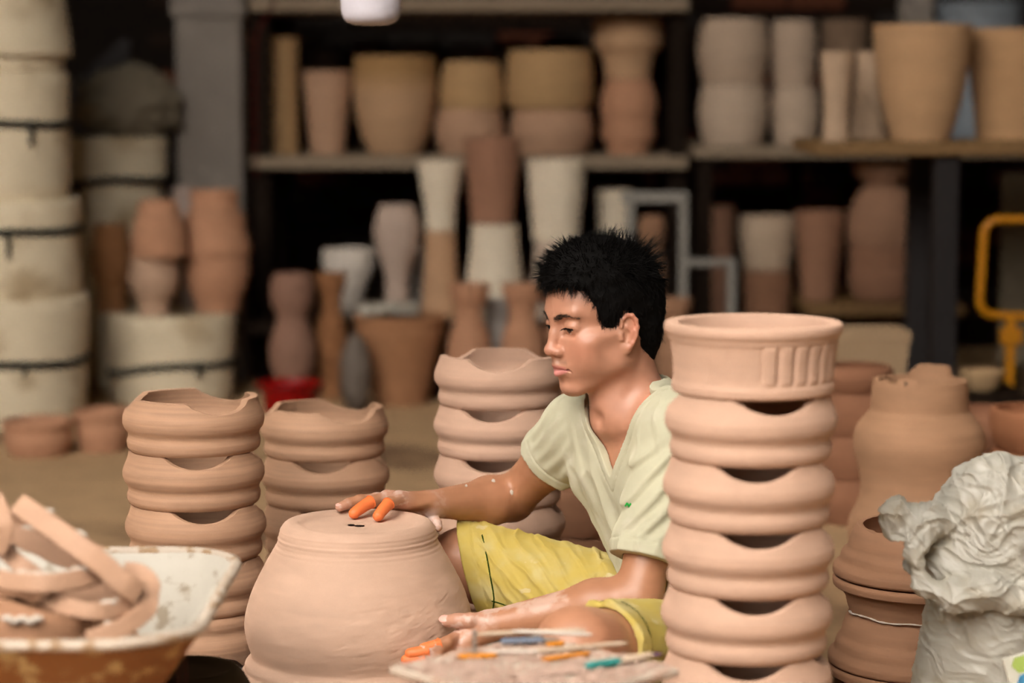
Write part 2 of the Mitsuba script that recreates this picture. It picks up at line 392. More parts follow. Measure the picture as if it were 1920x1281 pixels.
G3 = 'vases on the low shelf behind the potter'
Y3 = SY - 0.14
z = bg('tan waisted stand under the tall cream vase', 788, 864, 432, zb1, Y3, [(1, 0), (.9, .3), (.78, .7), (.74, 1)], (0.54, .37, .25), 'vase_stand', 'stand', G3)
bg('tall cream vase widening to the top, left of the brown one', 783, 868, 302, z + .001, Y3, [(.66, 0), (.7, .3), (.9, .7), (1, 1)], WHITE, 'vase', 'vase', G3, grad=(WHITE, .1, .4))
z = bg('cream cone standing wide end down under the brown vase', 872, 982, 420, zb1, Y3 - .02, [(1.08, 0), (1, .3), (.82, .8), (.78, 1)], WHITE, 'cone_stand', 'stand', G3)
bg('tall brown vase on the cream cone', 870, 976, 258, z + .001, Y3 - .02, [(.74, 0), (.82, .35), (.95, .75), (1, 1)], (0.40, .245, .175), 'vase', 'vase', G3)
z = bg('cream waisted stand under the cream vase behind the potter', 991, 1095, 452, zb1, Y3 + .03, ICONE, (0.60, .50, .42), 'vase_stand', 'stand', G3)
bg('tall cream vase just above the head of the potter', 988, 1098, 300, z + .001, Y3 + .03, [(.8, 0), (.86, .3), (.96, .7), (1, 1)], WHITE, 'vase', 'vase', G3)
bg('pale bulb topped vase between the white bowl and the cream vase', 700, 788, 384, zb1, Y3 + .0, [(.78, 0), (.5, .22), (.5, .34), (.62, .45), (.9, .62), (1, .78), (.82, .95), (.72, 1)], (0.53, .43, .37), 'baluster_vase', 'vase', G3)
bg('small white bowl raised on the low shelf, left of the bulb topped vase', 604, 704, 467, zb1, Y3 + .10, [(.45, 0), (.55, .3), (.85, .6), (1, .8), (1, 1)], (0.66, .60, .54), 'footed_bowl', 'bowl', G3)
bg('small white bowl half hidden behind the cream vase', 756, 850, 470, zb1, Y3 + .26, [(.45, 0), (.55, .3), (.85, .6), (1, .8), (1, 1)], (0.66, .60, .54), 'footed_bowl', 'bowl', G3)
bg('white vase behind the white metal frame', 1118, 1186, 356, zb1, Y3 + .26, STRAIGHT, WHITE, 'vase', 'vase', G3)
bg('brown jar inside the white metal frame', 1196, 1250, 405, zb1, Y3 + .20, BALUS2, BROWN, 'jar', 'jar', G3)
bg('slim rosy vase right of the white metal frame', 1310, 1378, 386, None, SR + .4, CONE, (0.38, .24, .175), 'vase', 'vase', G3, y1=760)
z = bg('brown pot under the cream pot behind the fluted planter', 1392, 1486, 505, None, SR + .3, [(.8, 0), (.86, .4), (.95, .8), (1, 1)], (0.33, .20, .135), 'clay_pot', 'pot', G3, y1=772)
bg('cream pot on the brown pot behind the fluted planter', 1386, 1492, 405, z + .001, SR + .3, [(.8, 0), (.92, .35), (1, .75), (.98, 1)], (0.52, .42, .33), 'clay_pot', 'pot', G3)
bg('brown cone shaped vase right of the cream pot', 1490, 1584, 396, zr2, SR + .2, CONE, (0.38, .235, .165), 'vase', 'vase', G3)
z = bg('lowest ringed pot of the pile left of the steel post', 1592, 1732, 458, zr2, SR + .22, [(.8, 0), (.95, .2), (1, .45), (.96, .62), (1, .8), (.96, 1)], (0.38, .235, .165), 'clay_pot', 'pot', G3)
z = bg('round pot in the middle of the pile left of the steel post', 1588, 1736, 352, z + .001, SR + .22, [(.96, 0), (1, .25), (.94, .55), (.7, .9), (.62, 1)], (0.40, .26, .185), 'clay_pot', 'pot', G3)
bg('flaring cup on top of the pile left of the steel post', 1600, 1712, 301, z + .001, SR + .22, CUP, (0.40, .26, .185), 'clay_cup', 'cup', G3)

G4 = 'pots on the floor behind the ring stacks'
bg('dusky ringed baluster above the red basin', 503, 592, 512, 0, 7.70, BALUS2, (0.34, .22, .17), 'baluster', 'baluster', G4)
bg('orange brown baluster beside the dusky one', 588, 652, 512, 0, 7.80, BALUS, (0.36, .20, .11), 'baluster', 'baluster', G4)
zbig = bg('big brown flower pot with a rolled rim standing on the floor', 663, 838, 590, 0, 7.68, [(.58, 0), (.62, .1), (.72, .35), (.9, .7), (.97, .84), (.94, .88), (1, .92), (1, 1)], (0.43, .255, .155), 'flower_pot', 'pot', G4, n=64)
bg('terracotta baluster right beside the big brown flower pot', 838, 922, 532, 0, 7.6, BALUS, TERRA, 'baluster', 'baluster', G4)
bg('terracotta baluster below the cream cone, next to the forehead of the potter', 938, 1022, 532, 0, 7.6, BALUS, TERRA, 'baluster', 'baluster', G4)
bg('terracotta baluster mostly hidden behind the hair and face of the potter', 1008, 1085, 545, 0, 7.74, BALUS, TERRA, 'baluster', 'baluster', G4)
bg('brown jar on the floor behind the ear of the potter', 1228, 1300, 560, 0, 7.58, BALUS, BROWN, 'jar', 'jar', G4)
bg('pale grey vase glimpsed between two terracotta balusters', 908, 956, 560, 0, 7.77, STRAIGHT, (0.5, .46, .43), 'vase', 'vase', G4)
# folded paper on the big flower pot
c = at(735, 580, 7.68)
pp = np.array([[-.09, -.05, 0], [.0, -.09, .012], [.095, -.03, 0], [.08, .06, .02], [-.02, .08, .004], [-.1, .03, .016]])
pm = trimesh.Trimesh(np.vstack([pp, pp + [0, 0, .018]])).convex_hull
pm.apply_translation([c[0] - .01, 7.68, zbig + .001])
put(thing('paper_bundle', 'crumpled white paper lying across the mouth of the big brown flower pot', 'paper'), pm, 'white_plastic', False)
# red basin
c = at(543, 700, 7.25)
me = vessel([(.062, 0), (.07, .02), (.088, .10), (.098, .112), (.1, .118)], .006, n=48)
me.apply_translation([c[0], 7.25, 0])
k = thing('basin', 'red plastic basin on the floor behind the leftmost ring stack', 'basin')
put(k, me, 'red_plastic', True)
part(k, 'rim', (lambda t: (t.apply_translation([c[0], 7.25, .118]), t)[1])(tube([(0.1 * math.cos(a), .1 * math.sin(a), 0) for a in np.arange(40) * PI / 20], .005, 8, True)), 'red_plastic', True)
# grey sack by the flower pot
me = trimesh.creation.icosphere(3, 1.0)
me.vertices *= np.array([.05, .06, .12]) * (1 + .25 * (meshkit.fbm(me.vertices * 2.3 + 4, 3) - .5))[:, None]
me.vertices[:, 2] -= me.vertices[:, 2].min()
c = at(672, 700, 7.62)
me.apply_translation([c[0], 7.5, 0])
put(thing('cloth_bag', 'grey cloth bag slumped against the big brown flower pot', 'bag'), me, 'grey_sack', True)

# two small terracotta bowls, left
for (x0, x1, yb, y0, lab) in ((3, 140, 862, 787, 'small terracotta bowl on the floor at the left edge'), (138, 244, 853, 768, 'small terracotta bowl on the floor nearest the leftmost ring stack')):
    Yb = 1.03 * FPX / (yb - 150) + (x1 - x0) / 2 * mpp(6.5) * .6
    bg(lab, x0, x1, y0, 0, Yb, [(.78, 0), (.84, .12), (.95, .5), (.92, .72), (1, .86), (1, 1)], TERRA, 'clay_bowl', 'bowl', 'small bowls on the floor')

# ---------------------------------------------------------------- plaster moulds, left
def mould(label, cx, cy, r0, r1, z0, z1, group, strap=None, knots=(), ribbed=False, n=72):
    k = thing('plaster_mould', label, 'mould', group)
    h = z1 - z0
    e = .008
    prof = [(r0 - e, 0), (r0, e), ((r0 + r1) / 2 * 1.004, h / 2), (r1, h - e), (r1 - e, h)]
    me = vessel(prof, .05, n=n, m=14 if not ribbed else 40)
    if ribbed:
        v = me.vertices
        a = np.arctan2(v[:, 1], v[:, 0])
        w = .004 * np.sin(a * 60) * np.sin(v[:, 2] * 260)
        v[:, :2] *= (1 + w / r0)[:, None]
    me.apply_translation([cx, cy, z0])
    part(k, 'body', me, 'plaster', True)
    if strap is not None:
        a = np.linspace(0, 2 * PI, 80, endpoint=False)
        zz = strap[0] + strap[1] * np.cos(a + .5) + .006 * np.sin(3 * a)
        rr = r0 + (r1 - r0) * (zz - z0) / h + .004
        part(k, 'strap', tube(np.stack([cx + rr * np.cos(a), cy + rr * np.sin(a), zz], 1), .0035, 8, True, flat=3.4, up=[0, 0, 1]), 'black_rubber', True, label='black rubber strap')
        for (ka, kl, kw) in knots:
            p = np.array([cx + (r0 + .012) * math.cos(ka), cy + (r0 + .012) * math.sin(ka), strap[0] + strap[1] * math.cos(ka + .5)])
            part(k, 'strap_end', tube([p + [0, 0, .012], p + [.004, -.004, -kl * .5], p + [.0, 0, -kl]], [.012, kw, kw * .8], 6, flat=.5), 'black_rubber', True, label='hanging end of the strap')
    return k


YT = 7.3
GT = 'plaster moulds of the left tower'
txc = at(-4, 500, YT)[0]


def tr(px):
    return (px + 4) * mpp(YT)


def tz(py):
    return at(0, py, YT - .25)[2]


levels = [('widest plaster mould at the foot of the left tower', 145, 168, None, 708), ]
z0 = 0.0
zz = [0.0, tz(565), tz(380), tz(133), tz(106)]
mould('lowest and widest plaster mould of the left tower, bound with a grey strap', txc, YT, tr(152), tr(166), 0, zz[1], GT, (tz(690), .004), ((-1.1, .03, .012),))
mould('second plaster mould from the floor in the left tower, strap ends hanging down', txc, YT, tr(150), tr(152), zz[1] + .001, zz[2], GT, (tz(450), .022), ((-1.5, .10, .009), (-1.25, .07, .013)))
mould('third plaster mould of the left tower, under the thin disc, strap knotted in front', txc, YT, tr(132), tr(135), zz[2] + .001, zz[3], GT, (tz(240), .010), ((-.9, .06, .014),))
me = vessel([(tr(122), 0), (tr(126), .008), (tr(126), zz[4] - zz[3] - .01), (tr(122), zz[4] - zz[3] - .002)], .05, n=64)
me.apply_translation([txc, YT, zz[3] + .001])
put(thing('plaster_disc', 'thin plaster disc between the third mould and the ribbed mould of the left tower', 'disc', GT), me, 'plaster', True)
mould('ribbed plaster mould on top of the left tower', txc, YT, tr(140), tr(118), zz[4] + .001, zz[4] + .33, GT, ribbed=True, n=240)
# second tower
Y5 = 8.15
t2 = at(222, 300, Y5)[0]
z5 = lambda py: at(220, py, Y5 - .18)[2]
GU = 'plaster moulds of the rear tower'
mould('bottom plaster mould of the rear tower, in the dark behind the left tower', t2, Y5, .15, .15, 0, z5(560), GU)
mould('dim plaster mould in the middle of the rear tower', t2, Y5, .13, .145, z5(560) + .001, z5(352), GU)
mould('upper plaster mould of the rear tower, under the crumpled sack', t2, Y5, 88 * mpp(Y5), 90 * mpp(Y5), z5(352) + .001, z5(258), GU, (z5(345), .012), ((-2.4, .03, .02),))
me = trimesh.creation.icosphere(5, 1.0)
v = me.vertices
ns = np.abs(meshkit.fbm(v * 2.1 + 11, 4) - .5) * 2
v *= (1 + .35 * (ns - .4))[:, None]
me.vertices = v * np.array([.185, .17, .135])
me.vertices[:, 2] = np.maximum(me.vertices[:, 2], -.11)
me.apply_translation([at(243, 190, Y5)[0], Y5, z5(258) + .11])
sack_k = thing('sack', 'crumpled olive grey sack on the upper mould of the rear tower', 'sack')
part(sack_k, 'bag', me, 'grey_board', True)
sh = trimesh.Trimesh(np.array([[-.17, 0, 0], [.03, 0, .0], [.045, 0, .22], [.02, 0, .23], [-.16, 0, .07], [-.17, .03, 0], [.03, .03, .0], [.045, .03, .22], [.02, .03, .23], [-.16, .03, .07]])).convex_hull
sh.apply_translation([at(222, 240, Y5 + .14)[0], Y5 + .14, z5(200)])
part(sack_k, 'loose_sheet', sh, 'dark_steel', False, label='dim bluish plastic sheet rising behind')
# big mould with pots on it
Y6 = 7.75
t3 = at(320, 600, Y6)[0]
z6 = lambda py: at(320, py, Y6 - .22)[2]
mould('broad plaster mould under the three terracotta pots, strapped in black', t3, Y6, 112 * mpp(Y6), 122 * mpp(Y6), 0, z6(598), 'broad moulds', (z6(700), .018), ((-1.0, .03, .02),))
G7 = 'terracotta on the broad mould'
zt6 = z6(598) + .001
bg('slim brown baluster at the left end of the broad mould', 168, 246, 420, zt6, Y6 + .02, [(.8, 0), (.7, .2), (1, .5), (.95, .75), (.75, 1)], (0.36, .205, .11), 'baluster', 'baluster', G7)
z = bg('pale baluster under the orange bell pot on the broad mould', 240, 336, 480, zt6, Y6 - .11, [(.62, 0), (.6, .15), (.92, .45), (1, .65), (.9, .85), (.95, 1)], (0.52, .38, .29), 'baluster', 'baluster', G7)
bg('orange bell pot turned over on the pale baluster', 244, 350, 374, z + .001, Y6 - .125, [(1, 0), (.97, .35), (.75, .8), (.62, 1)], TERRA, 'bell_pot', 'pot', G7)
z = bg('lower round terracotta pot at the right end of the broad mould', 346, 468, 482, zt6, Y6 + .01, [(.66, 0), (.7, .15), (.92, .5), (1, .75), (.98, 1)], TERRA, 'clay_pot', 'pot', G7)
bg('upper terracotta pot with a narrow collar at the right end of the broad mould', 338, 472, 356, z + .001, Y6 + .01, [(.96, 0), (1, .12), (.86, .45), (.84, .62), (.68, .7), (.66, 1)], TERRA, 'clay_pot', 'pot', G7, px0=402)
bg('pale collared pot behind the terracotta pots, in front of the concrete pillar', 318, 376, 352, z6(598) + .001, Y6 + .165, [(.8, 0), (1, .5), (.8, .85), (.86, 1)], (0.44, .36, .32), 'clay_pot', 'pot', G7)

# red cable, lamp
put(thing('cable', 'dark red cable hanging in the gap beside the concrete pillar', 'cable'), tube(spline([at(530, -30, 8.0), at(505, 20, 8.0), at(484, 60, 8.0), at(478, 100, 8.0), at(480, 330, 8.0)], 30), .005, 8), 'red_cable', True)
LY = 4.5
c = at(696, 48, LY)
r = 56.5 * mpp(LY)
lamp = thing('pendant_lamp', 'unlit white bulb lamp hanging at the top edge above the pots', 'lamp')
o = [(1e-3, 0), (.45 * r, .0006), (.72 * r, .004), (.9 * r, .012), (.985 * r, .026), (r, .045), (r, .10), (.9 * r, .125), (.5 * r, .15)]
me = revolve(spline(o, 30), 56)
me.apply_translation([c[0], LY, c[2]])
part(lamp, 'bulb', me, 'lamp_plastic', True)
me = revolve([(.5 * r, .148), (.5 * r, .21), (.3 * r, .22), (.006, .225)], 32)
me.apply_translation([c[0], LY, c[2]])
part(lamp, 'socket', me, 'lamp_socket', 40)
part(lamp, 'cord', tube([(c[0], LY, c[2] + .22), (c[0], LY, 2.6), (c[0], LY, 5.205)], .004, 8), 'black_rubber', True)

# white metal frame
fr = thing('metal_frame', 'white square tube frame standing behind the potter', 'frame')
yf = SY - .36
def bar(a, b, w):
    return box(np.minimum(a, b) - w, np.maximum(a, b) + w, w * .3)
w = .014
L_, R_, top = at(1182, 370, yf), at(1282, 370, yf), at(1182, 371, yf)[2]
for x in (L_[0], R_[0]):
    part(fr, 'leg', box((x - w, yf - w, .028), (x + w, yf + w, top - .016), .003), 'white_metal')
    part(fr, 'foot', box((x - w, yf - .16, 0), (x + w, yf + .05, .028), .003), 'white_metal')
part(fr, 'top_bar', box((L_[0] - .03, yf - .016, top - .016), (R_[0] + w, yf + .016, top + .02), .003), 'white_metal')
zl = at(1290, 492, yf)[2]
part(fr, 'shelf_bar', box((R_[0] - w, yf - .012, zl - .012), (at(1380, 490, yf)[0], yf + .012, zl + .012), .003), 'white_metal')
xx = at(1372, 490, yf)[0]
part(fr, 'leg', box((xx - w, yf - w, 0), (xx + w, yf + w, zl - .011), .003), 'white_metal')

# right: grey panel, yellow frame, things on top
gp0, gp1 = at(1802, 300, 8.3), at(1990, 640, 8.3)
pan = thing('grey_panel', 'dull grey board leaning in the shade behind the yellow frame', 'board')
for i in range(4):
    xa = gp0[0] + i * .095
    part(pan, 'panel', box((xa + .003, 7.6, gp1[2]), (xa + .092, 7.62, gp0[2] - .02), .004), 'grey_board')
part(pan, 'rail', box((gp0[0], 7.62, gp1[2] + .1), (gp0[0] + .38, 7.64, gp1[2] + .14), .003), 'dark_wood')
part(pan, 'foot', box((gp0[0] + .02, 7.62, 0), (gp0[0] + .08, 7.66, gp1[2] + .14), .003), 'dark_wood')
part(pan, 'foot', box((gp0[0] + .28, 7.62, 0), (gp0[0] + .34, 7.66, gp1[2] + .14), .003), 'dark_wood')
yy = 6.53
def loop(pts, rad, nseg=6):
    out = []
    p = [np.asarray(q, float) for q in pts]
    for i in range(len(p)):
        a, b, c_ = p[i - 1], p[i], p[(i + 1) % len(p)]
        u, v_ = (a - b) / np.linalg.norm(a - b), (c_ - b) / np.linalg.norm(c_ - b)
        for t in np.linspace(0, 1, nseg):
            out.append((1 - t) ** 2 * (b + u * rad) + 2 * t * (1 - t) * b + t * t * (b + v_ * rad))
    return np.array(out)
ytr = thing('hand_cart', 'cart with a rounded yellow tube handle standing at the right edge in the shade', 'cart')
part(ytr, 'handle', tube(loop([at(1846, 412, yy), at(2010, 412, yy), at(1995, 598, yy), at(1836, 590, yy)], .045), .0125, 10, True, up=[0, 1, 0]), 'yellow_paint', True)
bx = at(1895, 600, yy)
part(ytr, 'stem', box((bx[0] - .012, yy - .014, .12), (bx[0] + .012, yy + .014, bx[2] + .006), .003), 'yellow_paint')
part(ytr, 'bracket', box((bx[0] - .03, yy - .022, at(1890, 645, yy)[2]), (bx[0] + .03, yy - .0, at(1890, 615, yy)[2]), .004), 'yellow_paint')
part(ytr, 'platform', box((bx[0] - .05, yy - .02, .09), (bx[0] + .34, yy + .07, .125), .006), 'dark_steel')
for (dx, dy) in ((-.02, 0), (.30, 0), (-.02, .05), (.30, .05)):
    wm = trimesh.creation.cylinder(.0445, .02, sections=24)
    wm.apply_transform(trimesh.transformations.rotation_matrix(PI / 2, [0, 1, 0]))
    wm.apply_translation([bx[0] + dx, yy + dy, .045])
    part(ytr, 'wheel', wm, 'black_rubber', 40)
zk = at(1800, 5, 8.3)[2]
# things half seen along the top edge and at the back of the upper shelves
gb = at(1718, 44, 8.5)
put(thing('tin_can', 'dull grey square tin behind the rim of the large flaring pot, at the top edge', 'tin'), box((gb[0] - .055, 8.46, zs3 + .001), (gb[0] + .055, 8.57, gb[2] + .16), .008), 'concrete', False)
gb = at(1840, 6, 8.5)
me = vessel([(.13, 0), (.145, .05), (.15, gb[2] - zs3 - .03), (.156, gb[2] - zs3 - .025), (.156, gb[2] - zs3)], .006, n=48)
me.apply_translation([gb[0], 8.53, zs3 + .001])
put(thing('plastic_tub', 'bluish grey plastic tub behind the large pots in the upper right corner', 'tub'), me, 'glass_grey', True)
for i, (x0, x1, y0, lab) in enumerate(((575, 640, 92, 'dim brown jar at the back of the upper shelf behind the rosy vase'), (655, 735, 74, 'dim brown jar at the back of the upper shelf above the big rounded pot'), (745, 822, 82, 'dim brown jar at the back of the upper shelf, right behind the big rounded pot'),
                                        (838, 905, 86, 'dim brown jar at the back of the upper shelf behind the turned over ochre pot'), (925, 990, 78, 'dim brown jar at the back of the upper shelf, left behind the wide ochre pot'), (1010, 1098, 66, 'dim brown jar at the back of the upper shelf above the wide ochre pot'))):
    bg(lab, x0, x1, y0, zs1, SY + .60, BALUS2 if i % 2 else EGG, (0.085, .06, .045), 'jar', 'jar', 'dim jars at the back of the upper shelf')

# ---------------------------------------------------------------- the rings with notched rims
RING_H = 0.0922
RO = np.array([(0, .1087), (.004, .1125), (.0095, .1148), (.0165, .1152), (.0225, .1136), (.0275, .1125), (.033, .1142), (.041, .1195), (.0495, .1222), (.057, .1222), (.066, .1196), (.076, .1155), (.086, .1122), (.0922, .1108)])
_ro = PchipInterpolator(RO[:, 0], RO[:, 1])
_ri = PchipInterpolator([0, .02, .05, .075, .0922], [.100, .1005, .108, .1035, .0975])


def notch(a, centers, hw, depth, rnd):
    d = np.zeros_like(a)
    for c, jig in zip(centers, rnd):
        t = np.abs((a - c + PI) % (2 * PI) - PI) / hw
        arc = np.where(t < .72, 1 - .50 * (t / .72) ** 2.1, .50 * (1 - (t - .72) / .28) + .05 * jig * np.sin((t - .72) * 22))
        d = np.maximum(d, np.where(t < 1, depth * arc, 0))
    return d


def ring_mesh(centers, hw=33, depth=.0205, seed=0, n=168, h=RING_H, flip=False):
    rnd = np.random.default_rng(seed)
    a = np.arange(n) * 2 * PI / n
    top = h - notch(a, [math.radians(c) for c in centers], math.radians(hw), depth, rnd.uniform(-1, 1, len(centers)))
    top += .0006 * (meshkit.fbm(np.stack([np.cos(a) * 9, np.sin(a) * 9, a * 0 + seed], 1), 3) - .5)
    s = np.r_[np.linspace(0, .62, 26), np.linspace(.65, 1, 9)]
    zc = .058
    def z_of(s):
        lo = np.minimum(s / .62, 1) * zc
        return np.where(s <= .62, lo, zc + (s - .62) / .38 * (top - zc))
    Zo = np.stack([z_of(np.full(n, x)) for x in s])
    wob = .0007 * (meshkit.fbm(np.stack([np.cos(a) * 2 + seed, np.sin(a) * 2, a * 0], 1), 2) - .5)
    Rr = _ro(np.clip(Zo, 0, RING_H)) + wob + .00035 * (meshkit.noise(np.stack([Zo * 420, Zo * 0 + seed, Zo * 0], -1)) - .5)
    Rn = _ri(np.clip(Zo, 0, RING_H))
    C, S = np.cos(a), np.sin(a)
    P = lambda R, Z: np.stack([R * C, R * S, Z], -1)
    o, i = P(Rr, Zo), P(Rn, Zo)[::2]
    i[-1] = P(Rn, Zo)[-1]
    m = cat([grid_mesh(o), grid_mesh(np.stack([o[-1], .5 * (o[-1] + i[-1]) + [0, 0, .0006], i[-1]])), grid_mesh(i[::-1]), grid_mesh(np.stack([i[0], o[0]]))])
    if flip:
        m.vertices = m.vertices * [1, -1, -1] + [0, 0, h]
    return m


ORD = ['top', 'second', 'third', 'fourth', 'fifth', 'sixth']
ring_variants = {}


def ring_stack(cx, cy, z0, spec, mat, where, group):
    """spec from the top down: (front notch azimuth in degrees, second-notch list or None, jitter x, jitter y)."""
    n = len(spec)
    for i, (front, jx, jy, kw) in enumerate(spec):
        key = ring_key = thing('clay_ring', f'{ORD[i]} ring of {where}', 'clay ring', group)
        z = z0 + (n - 1 - i) * (RING_H + .0008)
        cs = [front, front + 120, front + 240] if i == 0 else [front, front + 92, front + 188]
        me = ring_mesh(cs, seed=i + int(abs(cx) * 100), **kw)
        # the one rib of hand-smoothed slip down each ring is part of the texture
        me.apply_translation([cx + jx, cy + jy, z])
        put(ring_key, me, mat, True)


GR = 'clay rings stacked to dry'
c1 = at(366, 1000, 4.15)
ring_stack(c1[0], 4.15, .022, [(-57, 0, 0, {}), (-78, -.0008, 0, {}), (-73, .0015, 0, {}), (-64, .0015, 0, {}), (66, -.001, 0, dict(flip=True, depth=.024, hw=36))], 'clay_tan', 'the leftmost stack, beside the tray of clay scraps', GR)
c2 = at(610, 1000, 4.57)
ring_stack(c2[0], 4.57, .040, [(-57, 0, 0, {}), (-88, .0015, 0, {}), (-80, 0, 0, {}), (-95, .001, 0, {})], 'clay_tan', 'the low stack directly behind the inverted pot', GR)
c3 = at(937, 1000, 4.47)
ring_stack(c3[0], 4.47, .058, [(-90, 0, 0, {}), (-97, -.001, 0, {}), (-98, -.001, 0, {}), (-92, .001, 0, {}), (-85, 0, 0, {})], 'clay_pink', 'the stack in front of the face of the potter', GR)
c4 = at(1407, 1000, 3.40)
ring_stack(c4[0], 3.40, .033, [(-75, -.001, 0, {}), (-89, -.003, 0, {}), (-86, -.003, 0, {}), (-88, -.0045, 0, {}), (-95, -.004, 0, {}), (-80, -.003, 0, {})], 'clay_pink', 'the tall stack at the elbow of the potter, under the fluted planter', GR)
# boards under the stacks
k = thing('floor_tile', 'pale grey tile under the leftmost ring stack', 'tile')
put(k, obox((c1[0] + .005, 4.14, .0105), (.30, .30, .0205), .55, .002), 'tile_white', False)
put(thing('wooden_board', 'wooden board under the low ring stack behind the inverted pot', 'board'), box((c2[0] - .15, 4.42, 0), (c2[0] + .15, 4.72, .0395), .003), 'brown_wood', False)
put(thing('wooden_board', 'wooden board under the ring stack in front of the face of the potter', 'board'), box((c3[0] - .15, 4.32, 0), (c3[0] + .15, 4.62, .0575), .003), 'brown_wood', False)
put(thing('wooden_board', 'wooden board under the tall ring stack', 'board'), box((c4[0] - .16, 3.25, 0), (c4[0] + .15, 3.55, .0325), .003), 'brown_wood', False)


# ---------------------------------------------------------------- fluted planter on the tall stack
def fluted():
    n = 360
    a = np.arange(n) * 2 * PI / n
    prof = spline([(.1105, 0), (.1148, .004), (.1152, .012), (.1135, .017), (.1128, .022), (.1132, .040), (.1152, .060), (.1182, .074), (.1205, .0775), (.1212, .081), (.1228, .0835), (.1252, .087), (.1262, .0925), (.1252, .0975), (.1225, .0995)], 90)
    R = np.repeat(prof[:, :1], n, 1)
    Z = np.repeat(prof[:, 1:], n, 1)
    da = np.degrees((a - math.radians(-90) + PI) % (2 * PI) - PI)
    cell = da / 12.0
    f = cell - np.floor(cell)
    w = np.clip((da + 1.0) / 3, 0, 1) * np.clip((108 - da) / 5, 0, 1)
    groove = np.exp(-((np.minimum(f, 1 - f)) / .11) ** 2)
    lump = np.sqrt(np.clip(1 - (2 * f - 1) ** 2, 0, 1))
    zm = np.clip((Z - .0185) / .006, 0, 1) * np.clip((.0755 - Z) / .005, 0, 1)
    R = R + zm * w[None] * (.0024 * lump[None] - .0034 * groove[None])
    R -= zm * (1 - w[None]) * .0008 * (np.exp(-((np.minimum(f, 1 - f)) / .12) ** 2))[None]
    P = lambda R, Z: np.stack([R * np.cos(a), R * np.sin(a), Z], -1)
    o = P(R, Z)
    rim = [(.1225, .0995), (.116, .1003), (.110, .0995), (.1065, .0975)]
    inn = [(.1065, .0975), (.1045, .093), (.101, .07), (.099, .02), (.099, .012)]
    s = [grid_mesh(o)] + [revolve(x, n) for x in (rim, spline(inn, 14), [(.099, .012), (1e-4, .012)], [(1e-4, 0), (.1105, 0)])]
    return cat(s)


me = fluted()
zt4 = .033 + 6 * (RING_H + .0008) + .0003
me.apply_translation([c4[0] + .001, 3.40, zt4])
put(thing('fluted_planter', 'round clay planter with half carved flutes on top of the tall ring stack', 'planter'), me, 'clay_pink', True)

# ---------------------------------------------------------------- the inverted pot and its wheel
PX, PY = at(671, 1000, 3.93)[0], 3.93


def zpot(py):
    return at(670, py, 3.93)[2]


pot_prof = [(.197, .034), (.199, .040), (.197, .046), (.193, .049), (.1945, .054), (.193, .060), (.188, .064), (.1885, .070), (.186, .076), (.181, .080), (.1775, .086), (.1785, .092), (.1815, .102), (.1858, .118), (.1880, .136), (.1868, .152),
            (.182, .172), (.1735, .196), (.162, .220), (.1480, .246), (.1365, .266), (.1322, .274), (.1315, .279), (.1308, .2835), (.1296, .285), (.1288, .290), (.1268, .2965), (.1228, .3025), (.1175, .3065), (.112, .3078)]
top_prof = [(.112, .3078), (.099, .3066), (.092, .3035), (.087, .3015), (.07, .3010), (.021, .3010), (.0195, .3000)]
hole = [(.0195, .3000), (.018, .2995), (.0002, .2995)]
op = spline(pot_prof, 120)
n = 200
a = np.arange(n) * 2 * PI / n
R = np.repeat(op[:, :1], n, 1)
Z = np.repeat(op[:, 1:], n, 1)
dents = meshkit.fbm(np.stack([np.cos(a)[None] * 3.5 + 0 * Z, np.sin(a)[None] * 3.5 + 0 * Z, Z * 60], -1), 4) - .5
pull = np.abs(meshkit.fbm(np.stack([np.cos(a)[None] * 9 + Z * 30, np.sin(a)[None] * 9 + 0 * Z, Z * 60], -1), 3) - .5)
mask = np.clip((Z - .09) / .03, 0, 1) * np.clip((.27 - Z) / .04, 0, 1)
side = np.clip(np.cos(a + .9)[None], 0, 1)
R = R + .0008 * np.sin(Z * 900) * np.clip((Z - .255) / .01, 0, 1) * np.clip((.3005 - Z) / .004, 0, 1)
R = R + mask * (.0014 * dents + .0022 * side * dents - .0016 * side * np.clip(.05 - pull, 0, 1) / .05 * np.clip((.24 - Z) / .05, 0, 1)) + .0006 * dents * (1 - mask)
outer = grid_mesh(np.stack([R * np.cos(a), R * np.sin(a), Z], -1))
inner = revolve([(.0002, .285), (.12, .283), (.150, .22), (.172, .15), (.165, .09), (.175, .05), (.183, .034)], n)
rimb = revolve([(.183, .034), (.197, .034)], n)
me = cat([outer, revolve(spline(top_prof, 26), n), revolve(hole, n), inner, rimb])
me.apply_translation([PX, PY, 0])
k = thing('inverted_pot', 'large clay pot turned upside down under the right hand of the potter', 'pot')
part(k, 'wall', me, 'clay_smooth', True)
for dx_, dy_, sx_ in ((-.0105, -.004, .0062), (.0035, -.0115, .0085)):
    hm_ = trimesh.creation.icosphere(3, 1.0)
    hm_.apply_scale([sx_, .0042, .0012])
    hm_.apply_translation([PX + dx_, PY + dy_, .3012])
    part(k, 'drain_hole_shade', hm_, 'hole_shade', True, label='dark patch for the shade in a slot of the drain hole')  # flat dark blobs stand in for the shade inside the slots
sw = thing('banding_wheel', 'low dark turntable under the inverted pot', 'turntable')
part(sw, 'wheel_head', cat([revolve([(.212, .012), (.215, .016), (.215, .030), (.212, .0335)], 96), revolve([(.212, .0335), (1e-4, .0335)], 96), revolve([(1e-4, .012), (.212, .012)], 96)]).apply_translation([PX, PY, 0]), 'dark_olive', 40)
part(sw, 'base', revolve([(.09, 0), (.09, .010), (.04, .0125)], 48).apply_translation([PX, PY, 0]), 'dark_steel', 40)

